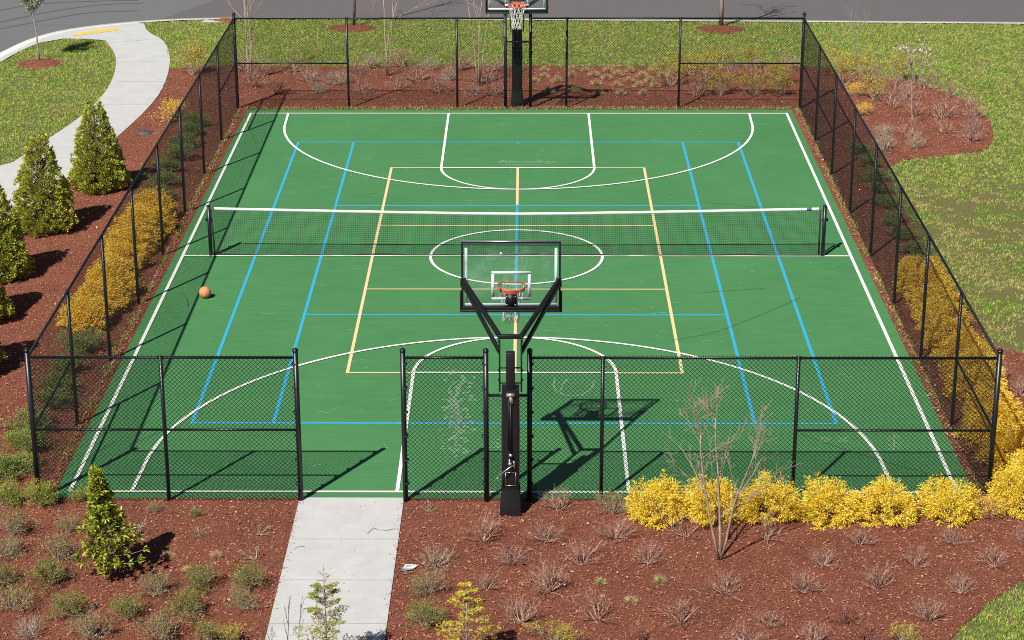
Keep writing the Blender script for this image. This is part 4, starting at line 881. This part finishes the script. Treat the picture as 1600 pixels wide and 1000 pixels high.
# holly cones
def holly(px, py, H, Rb, label, seed):
    rs = np.random.default_rng(seed); p = G(px, py); root = empty('holly_tree', (p[0], p[1]+Rb*.55, -.02), rs.random()*6)
    mb = MB(); mb.path([(0, 0, 0), (.02, 0, H*.4), (0, .01, H*.93)], [.045, .03, .008], 8); mb.build('trunk', M['bark_dark'], root, True)
    nC = 1150; u = 1-np.sqrt(1-rs.random(nC)*.992); z = u*H; th = rs.random(nC)*2*math.pi
    prof = Rb*np.minimum(1, (1-u)**.80*1.0+.03)*np.minimum(1, .62+u*3.2)
    prof = prof*(1+.09*np.sin(th*4+z*5+seed)+.07*np.sin(th*7-z*9)+rs.normal(0, .055, nC))
    f = np.where(rs.random(nC) < .82, rs.uniform(.86, 1.03, nC), rs.uniform(.4, .85, nC)); dr = np.stack([np.cos(th), np.sin(th), .25+0*th], 1)
    C = np.stack([np.cos(th)*prof*f, np.sin(th)*prof*f, np.maximum(z, .05)], 1); k_ = 31
    off = rvec(nC*k_)*rs.uniform(.01, .055, (nC*k_, 1)); P = np.repeat(C, k_, 0)+off; D = off*14+np.repeat(dr, k_, 0)*.7+[0, 0, .25]
    P[:, 2] = np.maximum(P[:, 2], .02); n = len(P); mb = MB()
    mb.leaves(P, D, np.repeat(dr, k_, 0)+rvec(n)*.8, rs.uniform(.030, .054, n), rs.uniform(.018, .031, n), .25); mb.build('crown', M['leaf_holly'], root)
    mb = MB(); P0 = np.stack([C[:, 0]*.1, C[:, 1]*.1, C[:, 2]*.8], 1); mb.tubes(P0[::3], C[::3], .008, .003, 3); mb.build('branches', M['bark_dark'], root)
    return tag(root, label, 'holly tree', 'conical hollies left of the court')
holly(151, 302, 2.28, .68, 'farthest cone shaped holly standing against the pale winding pavement', 1)
holly(64, 367, 2.36, .72, 'second farthest cone shaped holly left of the fence', 2)
holly(-10, 442, 2.3, .70, 'third cone shaped holly cut by the left edge of the photo', 3)
holly(-52, 512, 2.1, .74, 'fourth cone shaped holly mostly outside the left edge', 4)
holly(-75, 600, 2.2, .78, 'nearest cone shaped holly, only its shadow inside the left edge', 5)

# young broad leaved tree, lower left
p = G(172, 903); root = empty('evergreen_sapling', (p[0], p[1]+.12, -.01)); tag(root, 'slender young broad leaved evergreen in the near left mulch bed', 'evergreen tree')
rs = np.random.default_rng(21); H = 1.62; mb = MB(); tr_ = [(0, 0, 0), (.0, 0, .5), (-.05, 0, 1.05), (-.13, .0, H)]; mb.path(tr_, [.022, .018, .013, .005], 8); mb.build('trunk', M['bark_grey'], root, True)
brs = MB(); lf = MB(); nb = 125
for i in range(nb):
    u = (i+.5)/nb; z = .06+u*(H-.06); a = i*2.4+rs.normal(0, .3); cx = -.13*max(0, (z-.4)/(H-.4))**1.1
    L = (.47*(1-u)**.95+.05)*rs.uniform(.6, 1.12)*(1 if u > .08 else .8)*(1.15 if u < .35 else .85)
    d = unit(np.array([math.cos(a), math.sin(a), .38+.5*u])); b0 = np.array([cx, 0, z]); tip = b0+d*L
    brs.tubes([b0], [tip], .006, .003, 4)
    for q in (1., .66, .36):
        if q < 1 and rs.random() < .25: continue
        c0 = b0+d*L*q; k_ = 14; dd = d[None]*.8+rvec(k_)*.85; lf.leaves(np.repeat(c0[None], k_, 0), dd, np.array([[0, 0, 1.]])+rvec(k_)*.5, rs.uniform(.07, .12, k_), rs.uniform(.028, .042, k_), .2)
brs.build('branches', M['bark_grey'], root); lf.build('crown', M['leaf_bay'], root)

# bare and blossoming trees
def tree(name, label, cat, x, y, H, stems=1, r=.03, bark='bark_grey', spread=.25, up=.12, lev=3, leafm=None, leafn=0, leafsize=.04, seed=1, group=None, first=.35, kids=(3, 6), pos=None, fan=.55, minz=0., taper=.35, dens=1.):
    rs = np.random.default_rng(seed); p = G(x, y) if pos is None else np.array(pos); root = empty(name, (p[0], p[1], -.01)); tag(root, label, cat, group)
    mbt = MB(); tw = MB(); tips = []
    S = [[], [], [], []]
    def grow(p, d, L, r, k, main=False):
        ns = 6 if main else 3; pts = [p]; rad = [r]
        for j in range(ns):
            d = unit(d+rs.normal(0, .06 if main else .11, 3)+[0, 0, up*(.5 if main else 1)]); p = p+d*L/ns; pts.append(p); rad.append(r*(1-(1-taper)*(j+1)/ns))
        if main: mbt.path(pts, rad, 8)
        else:
            S[0] += pts[:-1]; S[1] += pts[1:]; S[2] += rad[:-1]; S[3] += rad[1:]
        tips.append((pts[-1], d))
        if k <= 0: return
        nk = rs.integers(kids[0]*(2 if main else 1), kids[1]*(2 if main else 1)+1)
        for _ in range(int(nk)):
            t = rs.uniform(first if main else .25, 1.); q = t*ns; i = min(int(q), ns-1); b = pts[i]+(pts[i+1]-pts[i])*(q-i)
            dd = (pts[i+1]-pts[i]); dd = unit(dd)
            nd_ = unit(dd+rs.normal(0, fan, 3)+[0, 0, .1]); grow(b, nd_, L*rs.uniform(.3, .5)*(1.15-t*.5 if main else 1), rad[i]*.5, k-1)
    for s_ in range(stems):
        a = s_*2*math.pi/stems+rs.uniform(-.4, .4)+seed; tl_ = spread*rs.uniform(.7, 1.2) if stems > 1 else rs.uniform(0, .04)
        d = np.array([math.sin(tl_)*math.cos(a), math.sin(tl_)*math.sin(a), math.cos(tl_)]); b = np.array([math.cos(a), math.sin(a), 0])*(.02 if stems > 1 else 0)
        grow(b, d, H*rs.uniform(.85, 1), r*rs.uniform(.85, 1.1), lev, True)
    mbt.build('trunk', M[bark], root, True)
    tw.tubes(np.array(S[0]), np.array(S[1]), np.maximum(S[2], .0026), np.maximum(S[3], .0022), 4); tw.build('branches', M[bark], root)
    if leafm:
        C = np.array([t[0] for t in tips]); D = np.array([t[1] for t in tips]); kk = (C[:, 2] > minz) & (rs.random(len(C)) < dens); C = C[kk]; D = D[kk]
        for lm, ln, lsz in leafm:
            P = np.repeat(C, ln, 0)+rs.normal(0, lsz*.9, (len(C)*ln, 3)); n = len(P); mb = MB(); mb.leaves(P, np.repeat(D, ln, 0)+rvec(n), rvec(n), rs.uniform(.6, 1.1, n)*lsz, rs.uniform(.35, .6, n)*lsz, .2)
            mb.build('crown' if lm != 'petal_pink' else 'blossom', M[lm], root)
    return root
tree('bare_tree', 'bare three stemmed small tree in front of the golden cypress row', 'tree', 1125, 873, 2.25, 3, .021, 'bark_brown', .20, .03, 3, seed=5, first=.28, kids=(3, 5), fan=.50)
GBc = 'birches behind the rear fence'
tree('birch_tree', 'pale multi stem birch behind the rear fence near its left corner', 'tree', 392, 126, 4.2, 4, .019, 'bark_pale', .10, .06, 3, seed=11, group=GBc, first=.3, kids=(2, 4), fan=.4)
tree('birch_tree', 'pale two stem birch behind the second bay of the rear fence', 'tree', 605, 118, 4.3, 3, .019, 'bark_pale', .07, .06, 3, seed=12, group=GBc, first=.3, kids=(2, 4), fan=.4)
tree('birch_tree', 'pale forked birch just left of the far basketball hoop', 'tree', 748, 134, 4.2, 3, .019, 'bark_pale', .08, .06, 3, seed=13, group=GBc, first=.3, kids=(2, 4), fan=.4)
GS = 'street trees in mulch rings'
tree('street_tree', 'dark trunked street tree in a mulch ring left of the far hoop', 'tree', 553, 41, 4.6, 1, .05, 'bark_dark', .0, .05, 4, seed=31, group=GS, first=.42, kids=(3, 5), fan=.6)
tree('street_tree', 'thick grey trunked street tree in a mulch ring right of the far hoop', 'tree', 1127, 41, 4.8, 1, .075, 'bark_grey', .0, .05, 4, seed=32, group=GS, first=.42, kids=(3, 5), fan=.6)
tree('street_tree', 'white blossoming street tree on the lawn at the upper left', 'tree', 62, 96, 2.15, 1, .032, 'bark_grey', .0, .10, 3, [('leaf_young', 9, .055), ('petal_white', 5, .05)], seed=33, group=GS, first=.48, kids=(5, 7), fan=.42, dens=.8)
tree('sapling', 'thin bare sapling rising left of the pink blossoming tree', 'tree', 1345, 146, 2.7, 1, .012, 'bark_grey', .0, .06, 2, seed=41, first=.4, kids=(3, 5), fan=.4)
tree('sapling', 'thin bare sapling in the middle of the right hand bed', 'tree', 1426, 199, 1.9, 1, .011, 'bark_pale', .0, .06, 2, seed=42, first=.4, kids=(3, 5), fan=.5)
tree('blossom_tree', 'small tree with pale pink blossoms at the back of the right hand bed', 'tree', 1433, 134, 1.12, 4, .014, 'bark_grey', .40, .05, 2, [('petal_pink', 6, .085)], seed=43, first=.35, kids=(1, 2), fan=.4, minz=.5, dens=.7)

# foreground conifers and bare stems
def spray_conifer(label, x, ytop, Y, H, Wd, lm, seed, dens=1., name='young_conifer', nb=46, barefrac=.12):
    # base placed so that it stands on the mulch just outside the near edge of the picture
    rs = np.random.default_rng(seed); root = empty(name, (x, Y, -.01)); tag(root, label, 'conifer')
    mb = MB(); mb.path([(0, 0, 0), (.01, 0, H*.5), (.0, 0, H)], [.02, .012, .003], 6); mb.build('trunk', M['bark_grey'], root, True)
    st_ = MB(); lf = MB()
    for i in range(nb):
        u = (i+.5)/nb; z = H*(.05+.90*u); a = i*2.4+rs.normal(0, .4); L = Wd*(1-u)**.8*rs.uniform(.65, 1.1)+.05
        d = np.array([math.cos(a), math.sin(a), .55]); d = unit(d); b = np.array([0, 0, z]); P = [b]
        for j in range(5): d = unit(d+[0, 0, -.06]+rs.normal(0, .05, 3)); P.append(P[-1]+d*L/5)
        P = np.array(P); st_.tubes(P[:-1], P[1:], .004, .003, 3)
        sd = unit(np.cross(d, [0, 0, 1.]))
        for j in range(1, 6):
            for s1 in (-1, 1):
                if rs.random() > .9*dens: continue
                dd = unit(d*.75+sd*s1*.8+rs.normal(0, .15, 3)); l2 = L*.38*(1.15-j*.13)
                Q0 = P[j]; Q1 = Q0+dd*l2; st_.tubes([Q0], [Q1], .0025, .002, 3)
                if u > 1-barefrac: continue
                k_ = 12; t = rs.random((k_, 1)); C = Q0+(Q1-Q0)*t; s3 = np.where(rs.random((k_, 1)) < .5, -1, 1); sd2 = unit(np.cross(dd, unit(np.cross(dd, sd)+1e-6)))
                lf.leaves(C, dd[None]*.8+sd2[None]*s3*.7+rs.normal(0, .2, (k_, 3)), np.array([[0, 0, 1.]])+rvec(k_)*.5, rs.uniform(.03, .055, k_), rs.uniform(.008, .013, k_), .1)
    st_.build('branches', M['bark_brown'], root); lf.build('crown', M[lm], root); return root
def Zat(px, py, Y): d = FW+RT*(px-CX)/F-UP*(py-CY)/F; return CAM+d*((Y-CAM[1])/d[1])
q = Zat(505, 882, -17.6); spray_conifer('young green thuja with drooping sprays at the bottom of the concrete walk', q[0], 0, -17.6, q[2], .46, 'leaf_thuja', 5)
q = Zat(728, 905, -17.4); spray_conifer('bright golden young conifer at the bottom edge right of the walk', q[0], 0, -17.4, q[2], .50, 'leaf_thujagold', 6, .85, nb=34, barefrac=0.)
for i, (px, py, H) in enumerate(((447, 935, .75), (462, 945, .7), (425, 965, .55))):
    q = Zat(px, py, -17.2); tree('bare_sapling', ['tallest thin bare stem left of the young thuja', 'middle thin bare stem beside the young thuja', 'shortest thin bare stem at the left edge of the walk'][i], 'sapling', 0, 0, q[2]*.98, 1, .007, 'bark_dark', .0, .1, 1, seed=60+i, first=.3, kids=(3, 4), fan=.35, pos=(q[0], -17.2, 0), group='bare stems at the foot of the walk')
